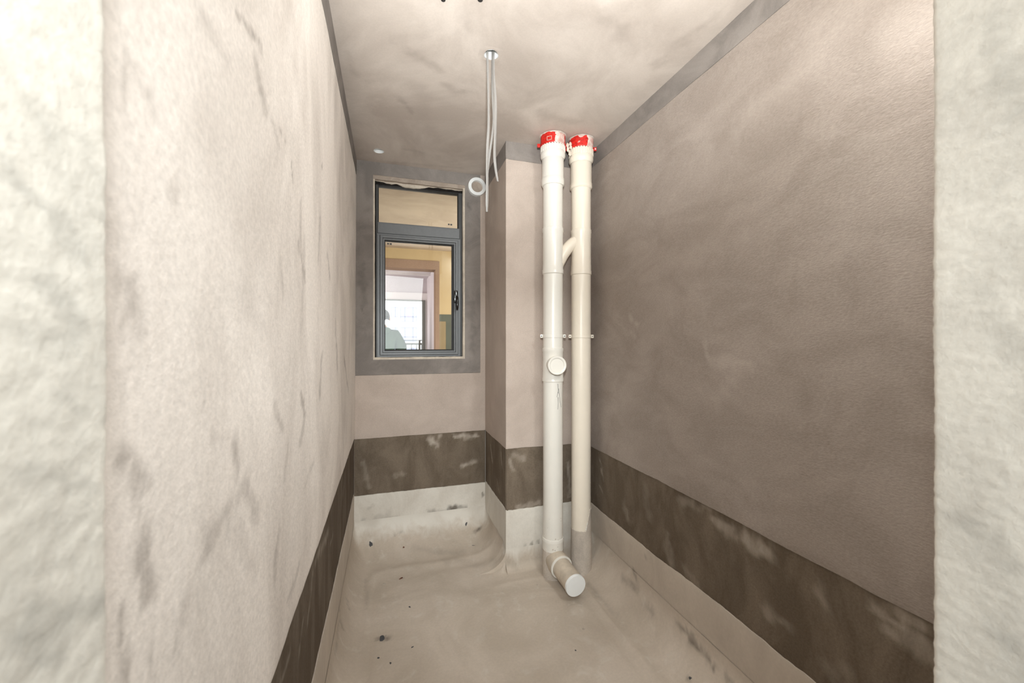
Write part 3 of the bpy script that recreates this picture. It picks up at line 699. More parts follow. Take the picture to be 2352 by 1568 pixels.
# handle
hp0 = at(1047, 667, Y=YW - .016); hp1 = at(1047, 696, Y=YW - .016); hx = hp0[0]
hd = None
bm = bmesh.new(); box(bm, hx - .012, hx + .012, YW - .026, YW - .014, hp1[2], hp0[2], .005)
hd = obj('handle', bm, M['black'], win)
bm = bmesh.new(); zt = at(1049, 682, Y=YW - .05)[2]; zb = at(1049, 712, Y=YW - .05)[2]; hx2 = hx + .004
tube(bm, bezier((hx2, YW - .024, zt), (hx2, YW - .052, zt + .008), (hx2, YW - .056, zt - .01), (hx2, YW - .05, zb)), [.008]*3 + [.009]*4 + [.0095]*4 + [.009, .006], 16)
obj('lever', bm, M['black'], hd)
# rough filler rim in the opening and black gap on top
def rim(name, x0, x1, z0, z1, mat, y0=YB + .001, y1=YW + .02, amp=.003, seed=0, par=win):
    """rough bar: grid box with noisy faces"""
    n = 60; bm = bmesh.new(); hor = abs(x1 - x0) > abs(z1 - z0); rows = []
    for i in range(n + 1):
        t = i / n
        e1 = amp * float(fbm(t * 16, seed, 1.1, 3)); e2 = amp * float(fbm(t * 16 + 40, seed, 2.2, 3)); e3 = .5 * amp * float(fbm(t * 9, seed + 9, 0, 2))
        if hor:
            x = x0 + (x1 - x0) * t; c = [(x, y0 + e3, z0 + e1), (x, y0 + e3, z1), (x, y1, z1), (x, y1, z0 + e2)]
        else:
            z = z0 + (z1 - z0) * t; c = [(x0, y0 + e3, z), (x1 + e1, y0 + e3, z), (x1 + e2, y1, z), (x0, y1, z)]
        rows.append([bm.verts.new(q) for q in c])
    for a, b in zip(rows, rows[1:]):
        for k in range(4): bm.faces.new((a[k], a[(k+1) % 4], b[(k+1) % 4], b[k]))
    bm.faces.new(rows[0]); bm.faces.new(rows[-1])
    bmesh.ops.recalc_face_normals(bm, faces=bm.faces)
    return obj(name, bm, mat, par)
ox0, ox1, oz0, oz1 = Wo['x0'], Wo['x1'], Wo['z0'], Wo['z1']
rim('filler_edge', ox0 - .001, ox0 + .010, oz0, oz1 - .02, M['cream'], seed=1, amp=.002)
rim('filler_edge', ox1 + .001, ox1 - .014, oz0, oz1 - .02, M['cream'], seed=2, amp=.002)
rim('filler_edge', ox0, ox1, oz0 + .014, oz0 - .001, M['cream'], seed=3, amp=.003)
bm = bmesh.new()   # packing between masonry and frame
box(bm, ox0 - .003, ox0 + .024, YW + .012, YW + .050, oz0, oz1); box(bm, ox1 - .024, ox1 + .003, YW + .012, YW + .050, oz0, oz1)
box(bm, ox0 + .024, ox1 - .024, YW + .012, YW + .050, oz0 - .003, oz0 + .020); box(bm, ox0 + .024, ox1 - .024, YW + .012, YW + .050, fz1 - .015, oz1 + .003)
obj('frame_packing', bm, M['sealant'], win, smooth=False)
rim('reveal_head', ox0, ox1, oz1 - .028, oz1 + .002, M['lintel'], seed=4, amp=.003)
# ragged cream lip and black foam under it
bm = bmesh.new(); n = 110; rows = []
for i in range(n + 1):
    t = i / n; x = ox0 + .008 + (ox1 - ox0 - .016) * t
    prof = [(0, .004), (.03, .012), (.08, .012), (.12, .020), (.18, .024), (.24, .018), (.3, .034), (.36, .040), (.42, .042), (.47, .038), (.5, .036), (.55, .028), (.6, .012), (.7, .008), (.8, .013), (.88, .012), (.9, .016), (.95, .012), (1, .006)]
    h = .62 * np.interp(t, [p[0] for p in prof], [p[1] for p in prof]) + .003 * float(fbm(t * 22, 7.7, 0, 3)) + .0015 * float(fbm(t * 40, 2.2, 0, 3))
    zt_ = oz1 - .026
    rows.append([bm.verts.new(q) for q in ((x, YW - .012, zt_ - h), (x, YW - .006, zt_ + .006), (x, YW + .004, zt_ + .006), (x, YW + .004, zt_ - h))])
for a, b in zip(rows, rows[1:]):
    for k in range(4): bm.faces.new((a[k], a[(k+1) % 4], b[(k+1) % 4], b[k]))
bm.faces.new(rows[0]); bm.faces.new(rows[-1]); bmesh.ops.recalc_face_normals(bm, faces=bm.faces)
obj('ragged_filler', bm, M['cream'], win)
rim('foam_gap', ox0 + .008, ox1 - .012, fz1 - .024, oz1 - .024, M['sealant'], y0=YW - .006, y1=YW + .03, seed=5, amp=.002)

# ------------------------------------------------------------------ vent sleeve
vp = at(1096, 428, Y=YB - .03)
bm = bmesh.new(); lathe(bm, [(.060, .034), (.061, .002), (.0595, 0), (.0405, 0), (.0395, .003), (.039, .030), (.0395, .034)], (vp[0], YB - .034, vp[2]), (0, 1, 0), 56)
vs = obj('vent_sleeve', bm, M['cap'], None, None, 'round white plastic pipe sleeve in the wall right of the window', 'pipe')
bm = bmesh.new(); lathe(bm, [(.0395, 0), (.03, .002), (0, .003)], (vp[0], YB - .010, vp[2]), (0, 1, 0), 40)
obj('sleeve_plug', bm, M['lintel'], vs)

# ------------------------------------------------------------------ drain stacks
P1 = (.8817, 2.060); P2 = (1.0507, 2.050)
def pbm(): return bmesh.new()
def vl(bm, P, prof, seg=56): lathe(bm, prof, (P[0], P[1], 0), (0, 0, 1), seg)
R = .055
def bead(z, r0, r1, h=.012): return [(r0, z - h), (r1, z - h * .6), (r1, z + h * .6), (r0, z + h)]
def nut(parent, P, z0, z1, mat):
    bm = bmesh.new(); h = z1 - z0
    vl(bm, P, [(.0615, z0 - .022), (.0690, z0 - .006), (.0690, z0 + .010), (.0672, z0 + .014), (.0680, z1 - .004), (.066, z1), (.050, z1)])
    for k in range(28):
        a = 2 * math.pi * k / 28
        m4 = Matrix.Translation((P[0] + math.cos(a) * .0680, P[1] + math.sin(a) * .0680, (z0 + z1) / 2 + .006)) @ Matrix.Rotation(a, 4, 'Z')
        box(bm, -.002, .0016, -.0046, .0046, -h/2 + .010, h/2 - .004, .0008, m4)
    return obj('ring_nut', bm, mat, parent)
def collar(P, side, lab, seed):
    t = empty('fire_collar', (P[0], P[1], ZC), lab, 'pipe collar', 'red collars at the pipe tops')
    bm = bmesh.new(); z0, z1 = 1.078, ZC - .0015
    n = 160; rings = []
    for zz, rr in [(z0, .0655), (z0, .0680)] + [(z0 + .003 + (z1 - z0 - .006) * q / 9, .0695) for q in range(10)] + [(z1, .0685), (z1, .0655)]:
        rings.append([bm.verts.new((P[0] + math.cos(2*math.pi*k/n)*rr*(1 + .012*math.cos(8*2*math.pi*k/n)), P[1] + math.sin(2*math.pi*k/n)*rr*(1 + .012*math.cos(8*2*math.pi*k/n)), zz)) for k in range(n)])
    for a, b in zip(rings, rings[1:] + rings[:1]):
        for k in range(n): bm.faces.new((a[k], a[(k+1) % n], b[(k+1) % n], b[k]))
    me = bpy.data.meshes.new('collar_band'); bm.to_mesh(me); bm.free()
    st = []
    for v in me.vertices:
        zn = (v.co.z - z0) / (z1 - z0); a = math.atan2(v.co.y - P[1], v.co.x - P[0]) + math.pi/2 + TH  # 0 = towards the doorway
        a = (a + math.pi) % (2*math.pi) - math.pi
        a += .22 * float(fbm(zn * 3 + seed, a * 5, seed, 3)); zn += .3 * float(fbm(a * 6, seed, 2, 3))
        s = .0 + .30 * max(0, zn - .35)
        if side < 0: s += .40 if .05 < a < .95 else -.06
        else: s += (.34 if .35 < a < 1.1 else -.04) + .12 * zn
        st.append(s)
    A = me.attributes.new('stain', 'FLOAT', 'POINT'); A.data.foreach_set('value', st)
    obj('collar_band', me, M['collar'], t)
    if side < 0:   # small moulded plate on the band
        a = -math.pi / 2 - TH - .38; c = Vector((P[0] + math.cos(a) * .0712, P[1] + math.sin(a) * .0712, z0 + .022))
        m4 = Matrix.Translation(c) @ Matrix.Rotation(a + math.pi / 2, 4, 'Z')
        bm = bmesh.new()
        box(bm, -.013, .013, -.0015, .0015, .0090, .0108, 0, m4); box(bm, -.013, .013, -.0015, .0015, -.0108, -.0090, 0, m4)
        box(bm, -.013, -.0112, -.0015, .0015, -.009, .009, 0, m4); box(bm, .0112, .013, -.0015, .0015, -.009, .009, 0, m4)
        obj('plate_rim', bm, M['cream'], t, smooth=False)
    # ears with screws
    for s_ in (-1, 1):
        bm = bmesh.new(); a = -TH + (math.pi if s_ < 0 else 0)
        m4 = Matrix.Translation((P[0] + math.cos(a) * .080, P[1] + math.sin(a) * .080, z0 + .012)) @ Matrix.Rotation(a, 4, 'Z')
        box(bm, -.010, .008, -.004, .004, -.010, .010, .002, m4)
        e = obj('collar_ear', bm, M['collar'], t)
        bm = bmesh.new(); c = m4 @ Vector((.001, -.004, 0)); lathe(bm, [(.0042, 0), (.0038, .0015), (0, .002)], c, (math.sin(TH) * -1 * 0, -1, 0), 14)
        obj('screw', bm, M['cap'], e)
    # smeared plaster against the ceiling
    bm = bmesh.new(); n = 72; rings = []
    for j, (rr, zz) in enumerate(((.0690, z1 - .006), (.0715, z1 - .003), (.0760, z1 - .0005))):
        rings.append([])
        for k in range(n):
            a = 2*math.pi*k/n; w_ = 1 + .07 * float(fbm(math.cos(a)*3 + seed, math.sin(a)*3, j * .3, 3))
            rings[-1].append(bm.verts.new((P[0] + math.cos(a)*rr*w_, P[1] + math.sin(a)*rr*w_, zz + .004 * float(fbm(math.cos(a)*4 + seed, math.sin(a)*4, 3, 3)) * (j < 2))))
    for a, b in zip(rings, rings[1:]):
        for k in range(n): bm.faces.new((a[k], a[(k+1) % n], b[(k+1) % n], b[k]))
    obj('plaster_smear', bm, M['ceil'], t)
    return t
collar(P1, -1, 'red pipe collar smeared with plaster on top of the left pipe', 1)
collar(P2, 1, 'red pipe collar smeared with plaster on top of the right pipe, against the right wall', 5)
# bits of plaster between the two collars
bm = bmesh.new()
for k in range(7):
    c = Vector(((P1[0] + P2[0]) / 2 + random.Random(k).uniform(-.012, .012), 2.03, 1.10 - .009 * k))
    bmesh.ops.create_icosphere(bm, subdivisions=1, radius=.007 + .005 * random.Random(k + 9).random(), matrix=Matrix.Translation(c) @ Matrix.Diagonal((1, .8, 1.4, 1)))
lump = obj('plaster_lump', bm, M['cream'], None, None, 'small lumps of pale plaster hanging between the two red collars', 'plaster')

# left stack
s1 = empty('drain_stack', (P1[0], P1[1], ZF), 'left cream plastic drain pipe with front inspection cap and capped outlet at its foot', 'drain pipe', 'drain pipes by the right wall')
nut(s1, P1, 1.030, 1.076, M['pvc'])
bm = pbm(); vl(bm, P1, [(.050, 1.03), (.0610, 1.012), (.0610, .905)] + [(.0612, .903), (.0636, .900), (.0640, .872), (.060, .862), (R, .860)]); obj('expansion_socket', bm, M['pvc'], s1)
bm = pbm(); vl(bm, P1, [(R, .87), (R, -1.12)]); obj('pipe', bm, M['pvc'], s1)
bm = pbm(); vl(bm, P1, [(R, .628), (.0585, .626), (.0590, .606), (.0570, .602), (.0570, .578), (.0560, .574), (.0560, .430), (.0570, .424), (.0570, .398), (.0592, .394), (.0592, .372), (R, .368)])
obj('branch_fitting', bm, M['pvc'], s1)
bm = pbm(); vl(bm, P1, [(R, -.040), (.0590, -.042), (.0590, -.060), (.0572, -.063), (.0572, -.088), (.0562, -.091), (.0562, -.172), (.0572, -.175), (.0572, -.205), (.0592, -.208), (.0592, -.226), (R, -.228)])
tee = obj('inspection_tee', bm, M['pvc'], s1)
cp = at(1280, 839, Y=1.955); dr = Vector((cp[0] - P1[0], cp[1] - P1[1], 0)).normalized(); Lc = (Vector((cp[0], cp[1], 0)) - Vector((P1[0], P1[1], 0))).length
org = (P1[0], P1[1], cp[2])
bm = bmesh.new(); lathe(bm, [(.045, .03), (.045, Lc - .022), (.0505, Lc - .020), (.0515, Lc - .004), (.0495, Lc), (.040, Lc), (.0375, Lc - .0015), (.0362, Lc - .0045), (.012, Lc - .0050), (0, Lc - .0050)], org, dr, 52)
obj('inspection_cap', bm, M['pvc'], tee)
# foot tee and stub
bm = pbm(); vl(bm, P1, [(R, -1.093), (.0580, -1.095), (.0600, -1.105), (.0600, -1.112), (.0585, -1.118), (.0580, -1.16)]); obj('foot_collar', bm, M['pvc'], s1)
bm = pbm(); vl(bm, P1, [(.0580, -1.155), (.0585, -1.26), (.0590, ZF - .01)]); ft = obj('foot_tee', bm, M['pvc_grey'], s1)
e0 = Vector((P1[0], P1[1], -1.205)); ec = at(1323, 1346, Y=1.80); dr = (Vector(ec) - e0); Ls = dr.length; dr.normalize()
bm = bmesh.new(); lathe(bm, [(.054, .02), (.0590, .052), (.0610, .062), (.0612, .098), (.0600, .102)], e0, dr, 52); obj('outlet_socket', bm, M['pvc_dirty'], ft)
bm = bmesh.new(); lathe(bm, [(.0600, .100), (.0615, .101), (.0612, .108), (.0530, .109)], e0, dr, 52); obj('outlet_rim', bm, M['pvc'], ft)
bm = bmesh.new(); lathe(bm, [(.0525, .105), (.0525, Ls - .012)], e0, dr, 52); obj('outlet_pipe', bm, M['pvc_dirty'], ft)
bm = bmesh.new(); lathe(bm, [(.0525, Ls - .016), (.0545, Ls - .014), (.0548, Ls - .004), (.0535, Ls), (0, Ls + .001)], e0, dr, 56); obj('end_cap', bm, M['cap'], ft)
# scratches on the left pipe
sc_paths = [[(1281, 881), (1282, 896), (1281, 903)], [(1281.5, 912), (1282, 925), (1281, 940)], [(1283, 892), (1285, 910), (1286, 920), (1289, 935)], [(1282, 900), (1279, 912)]]
bm = bmesh.new()
for pth in sc_paths:
    pts = []
    for (px, py) in pth:
        d = ray(px, py); a_ = d[0]**2 + d[1]**2; b_ = -2 * (d[0]*P1[0] + d[1]*P1[1]); c_ = P1[0]**2 + P1[1]**2 - (R + .0003)**2
        t = (-b_ - math.sqrt(max(0, b_*b_ - 4*a_*c_))) / (2*a_); pts.append(d * t)
    tube(bm, pts, [.0010 if i == 0 else .0007 for i in range(len(pts))], 6)
obj('black_scratch', bm, M['scratch'], s1)
# specks near the foot
bm = bmesh.new()
for (px, py, r_) in ((1258, 1212, 1), (1251, 1226, 1.2), (1276, 1238, 2), (1282, 1240, 1.2), (1289, 1148, 1), (1288, 1190, 1.4), (1288, 1196, 1.2), (1262, 1192, .8), (1254, 1262, 2), (1256, 1268, 1.6), (1270, 1262, 2.2), (1275, 1264, 1.6), (1281, 1256, 1.2)):
    d = ray(px, py); a_ = d[0]**2 + d[1]**2; rr = R + (.004 if py > 1248 else 0); b_ = -2 * (d[0]*P1[0] + d[1]*P1[1]); c_ = P1[0]**2 + P1[1]**2 - rr**2
    t = (-b_ - math.sqrt(max(0, b_*b_ - 4*a_*c_))) / (2*a_)
    bmesh.ops.create_icosphere(bm, subdivisions=1, radius=.0022 * r_, matrix=Matrix.Translation(d * t) @ Matrix.Diagonal((1, .3, .9, 1)))
obj('mortar_speck', bm, M['pvc_grey'], s1, 'stuff')

# right stack
s2 = empty('drain_stack', (P2[0], P2[1], ZF), 'right cream plastic drain pipe, foot smeared with grey cement, beside the right wall', 'drain pipe', 'drain pipes by the right wall')
nut(s2, P2, 1.024, 1.076, M['pvc_old'])
bm = pbm(); vl(bm, P2, [(.050, 1.03), (.0600, 1.006), (.0600, .892), (.0622, .888), (.0625, .865), (.057, .858), (R, .858)]); obj('expansion_socket', bm, M['pvc_old'], s2)
bm = pbm(); vl(bm, P2, [(R, .87), (R, ZF - .01)]); obj('pipe', bm, M['pvc_old'], s2)
bm = pbm(); vl(bm, P2, [(R, .628), (.0580, .626), (.0585, .610), (.0568, .606), (.0568, .585), (.0558, .582), (.0558, .430), (.0568, .426), (.0568, .398), (.0585, .394), (.0585, .374), (R, .371)])
bf = obj('branch_fitting', bm, M['pvc_old'], s2)
bm = bmesh.new()
A_ = (P1[0] + .005, P1[1] - .004, .370); B_ = (P2[0] + .004, P2[1], .575)
tube(bm, bezier(A_, (P1[0] + .040, P1[1] - .004, .46), (P1[0] + .088, P2[1] - .002, .560), B_, 20), .033, 28)
obj('cross_branch', bm, M['pvc_old'], bf)
# grey cement sleeve round the foot with a ragged top edge
bm = bmesh.new(); n = 90; lo = []; hi = []; hi2 = []
for k in range(n):
    a = 2*math.pi*k/n; aa = (a + math.pi/2 + TH + math.pi) % (2*math.pi) - math.pi
    z = -1.062 + .004 * float(fbm(math.cos(a)*9, math.sin(a)*9, 0, 3))
    if .42 < aa < 2.6: z += .115 * min(1, ((aa - .42) / .5) ** .7) * (1 + .1 * float(fbm(aa * 5, 2, 0)))
    rr = R + .0018
    lo.append(bm.verts.new((P2[0] + math.cos(a)*(rr + .004), P2[1] + math.sin(a)*(rr + .004), ZF - .01))); hi.append(bm.verts.new((P2[0] + math.cos(a)*rr, P2[1] + math.sin(a)*rr, z - .002)))
    hi2.append(bm.verts.new((P2[0] + math.cos(a)*(R - .0005), P2[1] + math.sin(a)*(R - .0005), z)))
for a, b in ((lo, hi), (hi, hi2)):
    for k in range(n): bm.faces.new((a[k], a[(k+1) % n], b[(k+1) % n], b[k]))
obj('cement_smear', bm, M['pvc_grey'], s2)
# bare patches in the smear
bm = bmesh.new()
for (px, py, w_, h_) in ((1349, 1203, .0032, .010), (1347, 1212, .004, .010), (1346, 1217, .005, .004)):
    d = ray(px, py); rr = R + .0022; a_ = d[0]**2 + d[1]**2; b_ = -2 * (d[0]*P2[0] + d[1]*P2[1]); c_ = P2[0]**2 + P2[1]**2 - rr**2
    t = (-b_ - math.sqrt(max(0, b_*b_ - 4*a_*c_))) / (2*a_)
    bmesh.ops.create_icosphere(bm, subdivisions=2, radius=1, matrix=Matrix.Translation(d * t) @ Matrix.Rotation(.3, 4, 'Y') @ Matrix.Diagonal((w_, .001, h_, 1)))
obj('bare_patch', bm, M['pvc'], s2)

# clamps
def clamp(P, z, lab, mat):
    t = empty('pipe_clamp', (P[0], P[1] + .055, z), lab, 'pipe clamp', 'plastic pipe clamps')
    bm = bmesh.new(); lathe(bm, [(R + .0004, z - .0085), (R + .0028, z - .0080), (R + .0028, z + .0080), (R + .0004, z + .0085)], (P[0], P[1], 0), (0, 0, 1), 56); obj('strap', bm, mat, t)
    bm = bmesh.new(); box(bm, P[0] - .012, P[0] + .012, P[1] + .052, YCH - .0005, z - .008, z + .008, .001); obj('wall_block', bm, mat, t)
    for s_ in (-1, 1):
        a = -TH * .9 + (math.pi if s_ < 0 else 0)
        m4 = Matrix.Translation((P[0] + math.cos(a) * (R + .0095), P[1] + math.sin(a) * (R + .0095), z)) @ Matrix.Rotation(a, 4, 'Z')
        bm = bmesh.new(); box(bm, -.0095, .0068, -.006, .006, -.0095, .0095, .0015, m4); e = obj('clamp_ear', bm, mat, t)
        bm = bmesh.new(); lathe(bm, [(.0038, 0), (.0034, .0012), (.0012, .0016), (0, .0004)], m4 @ Vector((0, -.006 if s_ > 0 else .006, 0)), (0, -1, 0), 14); obj('screw', bm, M['alu'], e)
clamp(P1, .025, 'cream plastic clamp round the left drain pipe above the inspection cap', M['pvc'])
clamp(P2, .024, 'cream plastic clamp round the right drain pipe', M['pvc_old'])

# ------------------------------------------------------------------ chips and grit on the floor
def chip(px, py, sx, sy, h, rot, mat, lab, name='debris_chip'):
    p = hit(px, py); rnd = random.Random(int(px * 7 + py)); bm = bmesh.new(); n = 9
    z = float(floor_h(p[0], p[1]))
    e = .01; gx = float(floor_h(p[0] + e, p[1]) - floor_h(p[0] - e, p[1])) / (2*e); gy = float(floor_h(p[0], p[1] + e) - floor_h(p[0], p[1] - e)) / (2*e)
    nn = Vector((-gx, -gy, 1)).normalized(); q = nn.to_track_quat('Z', 'Y').to_matrix().to_4x4()
    m4 = Matrix.Translation((p[0], p[1], z)) @ q @ Matrix.Rotation(rot, 4, 'Z')
    lo, hi = [], []
    for k in range(n):
        a = 2*math.pi*k/n; r_ = 1 + rnd.uniform(-.35, .35); lo.append(bm.verts.new(m4 @ Vector((math.cos(a)*sx*r_, math.sin(a)*sy*r_, -.001))))
        hi.append(bm.verts.new(m4 @ Vector((math.cos(a)*sx*r_*.8, math.sin(a)*sy*r_*.8, h*rnd.uniform(.6, 1)))))
    for k in range(n): bm.faces.new((lo[k], lo[(k+1) % n], hi[(k+1) % n], hi[k]))
    bm.faces.new(hi); bm.faces.new(lo[::-1])
    return obj(name, bm, mat, None, None, lab, 'debris', 'chips of debris on the floor', smooth=False)
chip(851, 1248, .010, .022, .003, .25, M['chip'], 'dark grey chip lying in the left corner under the window')
chip(927, 1257, .006, .005, .004, .3, M['chip_brown'], 'small dark crumb on the floor below the window, right of the left corner')
chip(1071, 1204, .006, .014, .003, -.3, M['chip'], 'dark grey chip stuck on the curved skirting beneath the dirt patch')
chip(1087, 1253, .012, .002, .002, 0, M['chip'], 'thin dark splinter on the floor near the shaft corner')
chip(1040, 1245, .011, .0018, .002, 0, M['chip_pale'], 'thin white splinter on the floor left of the dark splinter')
chip(921, 1329, .011, .004, .005, .3, M['chip_brown'], 'brown crumb on the left part of the floor')
chip(1275, 1331, .011, .008, .010, .2, M['chip_brown'], 'reddish brown pebble beneath the capped outlet')
chip(882, 1342, .008, .006, .005, .3, M['chip_pale'], 'pale crumb of mortar left of the brown crumb')
chip(941, 1394, .004, .006, .004, .3, M['chip'], 'small dark crumb in the left half of the floor, beyond the big chip mark')
chip(878, 1466, .020, .012, .0035, .2, M['chip'], 'largest flat grey flake on the floor near the left skirting')
chip(947, 1487, .002, .006, .003, .1, M['chip'], 'tiny upright dark sliver on the floor right of the grey flake')
chip(897, 1524, .005, .004, .003, .1, M['chip'], 'small dark crumb at the left front of the floor')
chip(869, 1511, .0045, .004, .003, .1, M['chip'], 'small dark crumb beside the left skirting ridge')
chip(1234, 1344, .004, .004, .004, .1, M['chip_pale'], 'tiny pale crumb left of the capped outlet')
chip(1340, 1445, .005, .005, .005, .1, M['chip_pale'], 'pale crumb on the floor in front of the capped outlet')
chip(1322, 1495, .003, .004, .003, .1, M['chip'], 'tiny dark speck on the floor in front of the pale crumb')
chip(1585, 1560, .006, .006, .003, .1, M['chip'], 'dark speck at the foot of the right skirting')

# ------------------------------------------------------------------ hall behind the doorway
def shell(name, x0, x1, y0, y1, z0, z1, mat, t=.1, kind='structure', parent=None):
    bm = bmesh.new(); box(bm, x0, x1, y0, y1, z0, z1); return obj(name, bm, mat, parent, kind if parent is None else None, smooth=False)
HZ = -1.25
shell('floor_hall', -1.6, 2.0, -2.6, YD0 + .0, HZ - .1, HZ, M['conc'])
shell('floor_threshold', JL, JR, YD0, YD1, HZ - .1, HZ, M['conc'])
shell('ceiling_hall', -1.6, 2.0, -2.6, YD0, ZC, ZC + .1, M['ceil'])
shell('wall_hall_left', -1.7, -1.6, -2.6, YD0, HZ, ZC, M['jamb'])
shell('wall_hall_right', 2.0, 2.1, -2.6, YD0, HZ, ZC, M['jamb'])
shell('wall_hall_back', -1.6, 2.0, -2.7, -2.6, HZ, ZC, M['jamb'])
shell('wall_hall_front_left', -1.6, -.62, YD0 + .012, YD1 - .012, HZ, ZC, M['jamb'])
shell('wall_hall_front_right', XR + .2, 2.0, YD0 + .012, YD1 - .012, HZ, ZC, M['jamb'])

# ------------------------------------------------------------------ next room beyond the window
YF = 5.10
shell('ceiling_next_room', -1.6, 1.7, YB + .2, YF, ZC, ZC + .1, M['ochre_ceil'])
shell('floor_next_room', -1.6, 1.7, YB + .2, YF, ZF - .1, ZF, M['conc'])
shell('wall_next_room_left', -1.7, -1.6, YB + .2, YF + .2, ZF, ZC, M['ochre'])
shell('wall_next_room_right', 1.7, 1.8, YB + .2, YF + .2, ZF, ZC, M['ochre'])
dx1 = at(1001, 700, Y=YF)[0]; dz1 = at(950, 616, Y=YF)[2]
bm = bmesh.new(); box(bm, -1.6, -1.0, YF, YF + .2, ZF, ZC); box(bm, dx1, 1.7, YF, YF + .2, ZF, ZC); box(bm, -1.0, dx1, YF, YF + .2, dz1, ZC)
wfar = obj('wall_next_room_far', bm, M['ochre'], None, 'structure', smooth=False)
bz = at(950, 597, Y=YF)[2]; bx = at(1009, 650, Y=YF)[0]
bm = bmesh.new(); box(bm, -1.0, bx, YF - .012, YF + .19, dz1 - .004, bz); box(bm, dx1 - .004, bx, YF - .012, YF + .19, ZF, dz1 - .004)
obj('brown_surround', bm, M['brown'], wfar, smooth=False)
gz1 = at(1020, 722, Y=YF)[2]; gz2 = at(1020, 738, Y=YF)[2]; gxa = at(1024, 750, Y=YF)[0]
bm = bmesh.new(); box(bm, bx, 1.69, YF - .008, YF, gz2, gz1); box(bm, gxa, 1.69, YF - .008, YF, ZF, gz2); obj('damp_or_reflected_band', bm, M['green'], wfar, smooth=False)  # dark L-shaped reflection in the glass, built as slabs on the far wall
bm = bmesh.new(); box(bm, bx, gxa, YF - .006, YF, ZF, gz2); obj('waterproof_or_reflected_skirting', bm, M['olive'], wfar, smooth=False)  # area inside the L, coloured for the same glass reflection

# balcony
YE = 6.4; bxr = at(980, 700, Y=YE)[0] + .004; bcz = .967
shell('ceiling_balcony', -1.9, 1.2, YF + .2, YE + .3, bcz, bcz + .1, M['lilac'])
shell('floor_balcony', -1.9, 1.2, YF + .2, YE + .5, ZF - .12, ZF - .02, M['conc'])
shell('wall_balcony_right', bxr, bxr + .12, YF + .2, YE + .2, ZF, bcz, M['lilac'])
shell('wall_balcony_left', -1.9, -1.8, YF + .2, YE + .2, ZF, bcz, M['lilac'])
z672, z688 = at(930, 672, Y=YE)[2], at(930, 688, Y=YE - .04)[2]
shell('wall_balcony_beam', -1.8, bxr, YE, YE + .2, z672, bcz, M['lilac'])
p622, p630 = at(930, 622, Y=5.9)[2], at(930, 631, Y=5.9)[2]
shell('trim_1', -1.8, at(998, 626, Y=5.6)[0] - .005, 5.86, 5.92, p630, bcz - .0005, M['white'])
wb2 = empty('window_2', (0, YE, ZF), kind='structure')
x970, x977 = at(970, 740, Y=YE - .04)[0], at(977, 740, Y=YE - .04)[0]
bm = bmesh.new(); box(bm, -1.8, bxr, YE - .03, YE + .2, z688, z672); box(bm, x977, bxr, YE - .03, YE + .2, ZF, z688); obj('white_surround', bm, M['white'], wb2, smooth=False)
bm = bmesh.new(); ring(bm, -1.5, x977, ZF + .02, z688, (.045, .045, x977 - x970, .014), YE - .05, YE + .03, .003); obj('outer_frame', bm, M['rail'], wb2, smooth=False)
bm = bmesh.new(); box(bm, -.56, -.5, YE - .04, YE + .03, ZF + .06, z688 - .014); obj('mullion', bm, M['rail'], wb2, smooth=False)

# railing
YR = 6.62
rl = empty('balcony_railing', (0, YR, ZF), 'grey metal balcony railing beyond the far opening, seen through the window', 'railing')
zt0, zt1 = at(945, 780.5, Y=YR)[2], at(945, 786, Y=YR)[2]
bm = bmesh.new(); ztop = at(945, 781.6, Y=YR)[2]
box(bm, -1.8, 1.1, YR - .012, YR + .012, ztop - .006, ztop + .008, .003); obj('top_rail', bm, M['rail'], rl, smooth=False)
bm = bmesh.new(); zz = at(945, 790, Y=YR)[2]; box(bm, -1.8, 1.1, YR - .012, YR + .012, zz - .012, zz + .016, .003); obj('upper_rail', bm, M['rail'], rl, smooth=False)
bm = bmesh.new(); box(bm, -1.8, 1.1, YR - .012, YR + .012, ZF + .08, ZF + .11, .003); obj('bottom_rail', bm, M['rail'], rl, smooth=False)
xA, xBp = at(933, 795, Y=YR)[0], at(945, 795, Y=YR)[0]; stp = xBp - xA
xpost = at(963.5, 790, Y=YR)[0]
for k in range(-18, 8):
    x = xA + k * stp
    if abs(x - xpost) < .02 or x > 1.05: continue
    bm = bmesh.new(); box(bm, x - .006, x + .006, YR - .006, YR + .006, ZF + .09, zz - .005); obj('baluster', bm, M['rail'], rl, smooth=False)
for x in (xpost, xpost - 1.2, xpost + .55):
    bm = bmesh.new(); box(bm, x - .014, x + .014, YR - .016, YR + .016, ZF - .02, ztop + .004, .002); obj('post', bm, M['rail'], rl, smooth=False)

# ------------------------------------------------------------------ apartment building across the street
YG = 60.0
bd = empty('apartment_building', (0, YG, -16), 'overexposed white apartment block across the street, seen through both windows', 'building')
bm = bmesh.new(); box(bm, -26, 22, YG, YG + 12, -16, 17); obj('facade', bm, M['facade'], bd, smooth=False)
def fwin(px0, px1, py0, py1, dX, dZ, mull, tr, dark=True):
    a = at(px0, py0, Y=YG); b = at(px1, py1, Y=YG); x0, x1, z1, z0 = a[0] + dX, b[0] + dX, a[2] + dZ, b[2] + dZ
    bm = bmesh.new(); box(bm, x0, x1, YG - .06, YG + .02, z0, z1); w = obj('window', bm, M['pane_far'], bd, smooth=False)
    bm = bmesh.new(); t = .05; ring(bm, x0, x1, z0, z1, t, YG - .14, YG - .05, 0)
    for m_ in mull: xm = x0 + (x1 - x0) * m_; box(bm, xm - .06, xm + .06, YG - .14, YG - .05, z0, z1)
    if tr: zm = z0 + (z1 - z0) * tr; box(bm, x0, x1, YG - .14, YG - .05, zm - .06, zm + .06)
    obj('window_frame', bm, M['frame_far'], w, smooth=False); return x0, x1, z0, z1
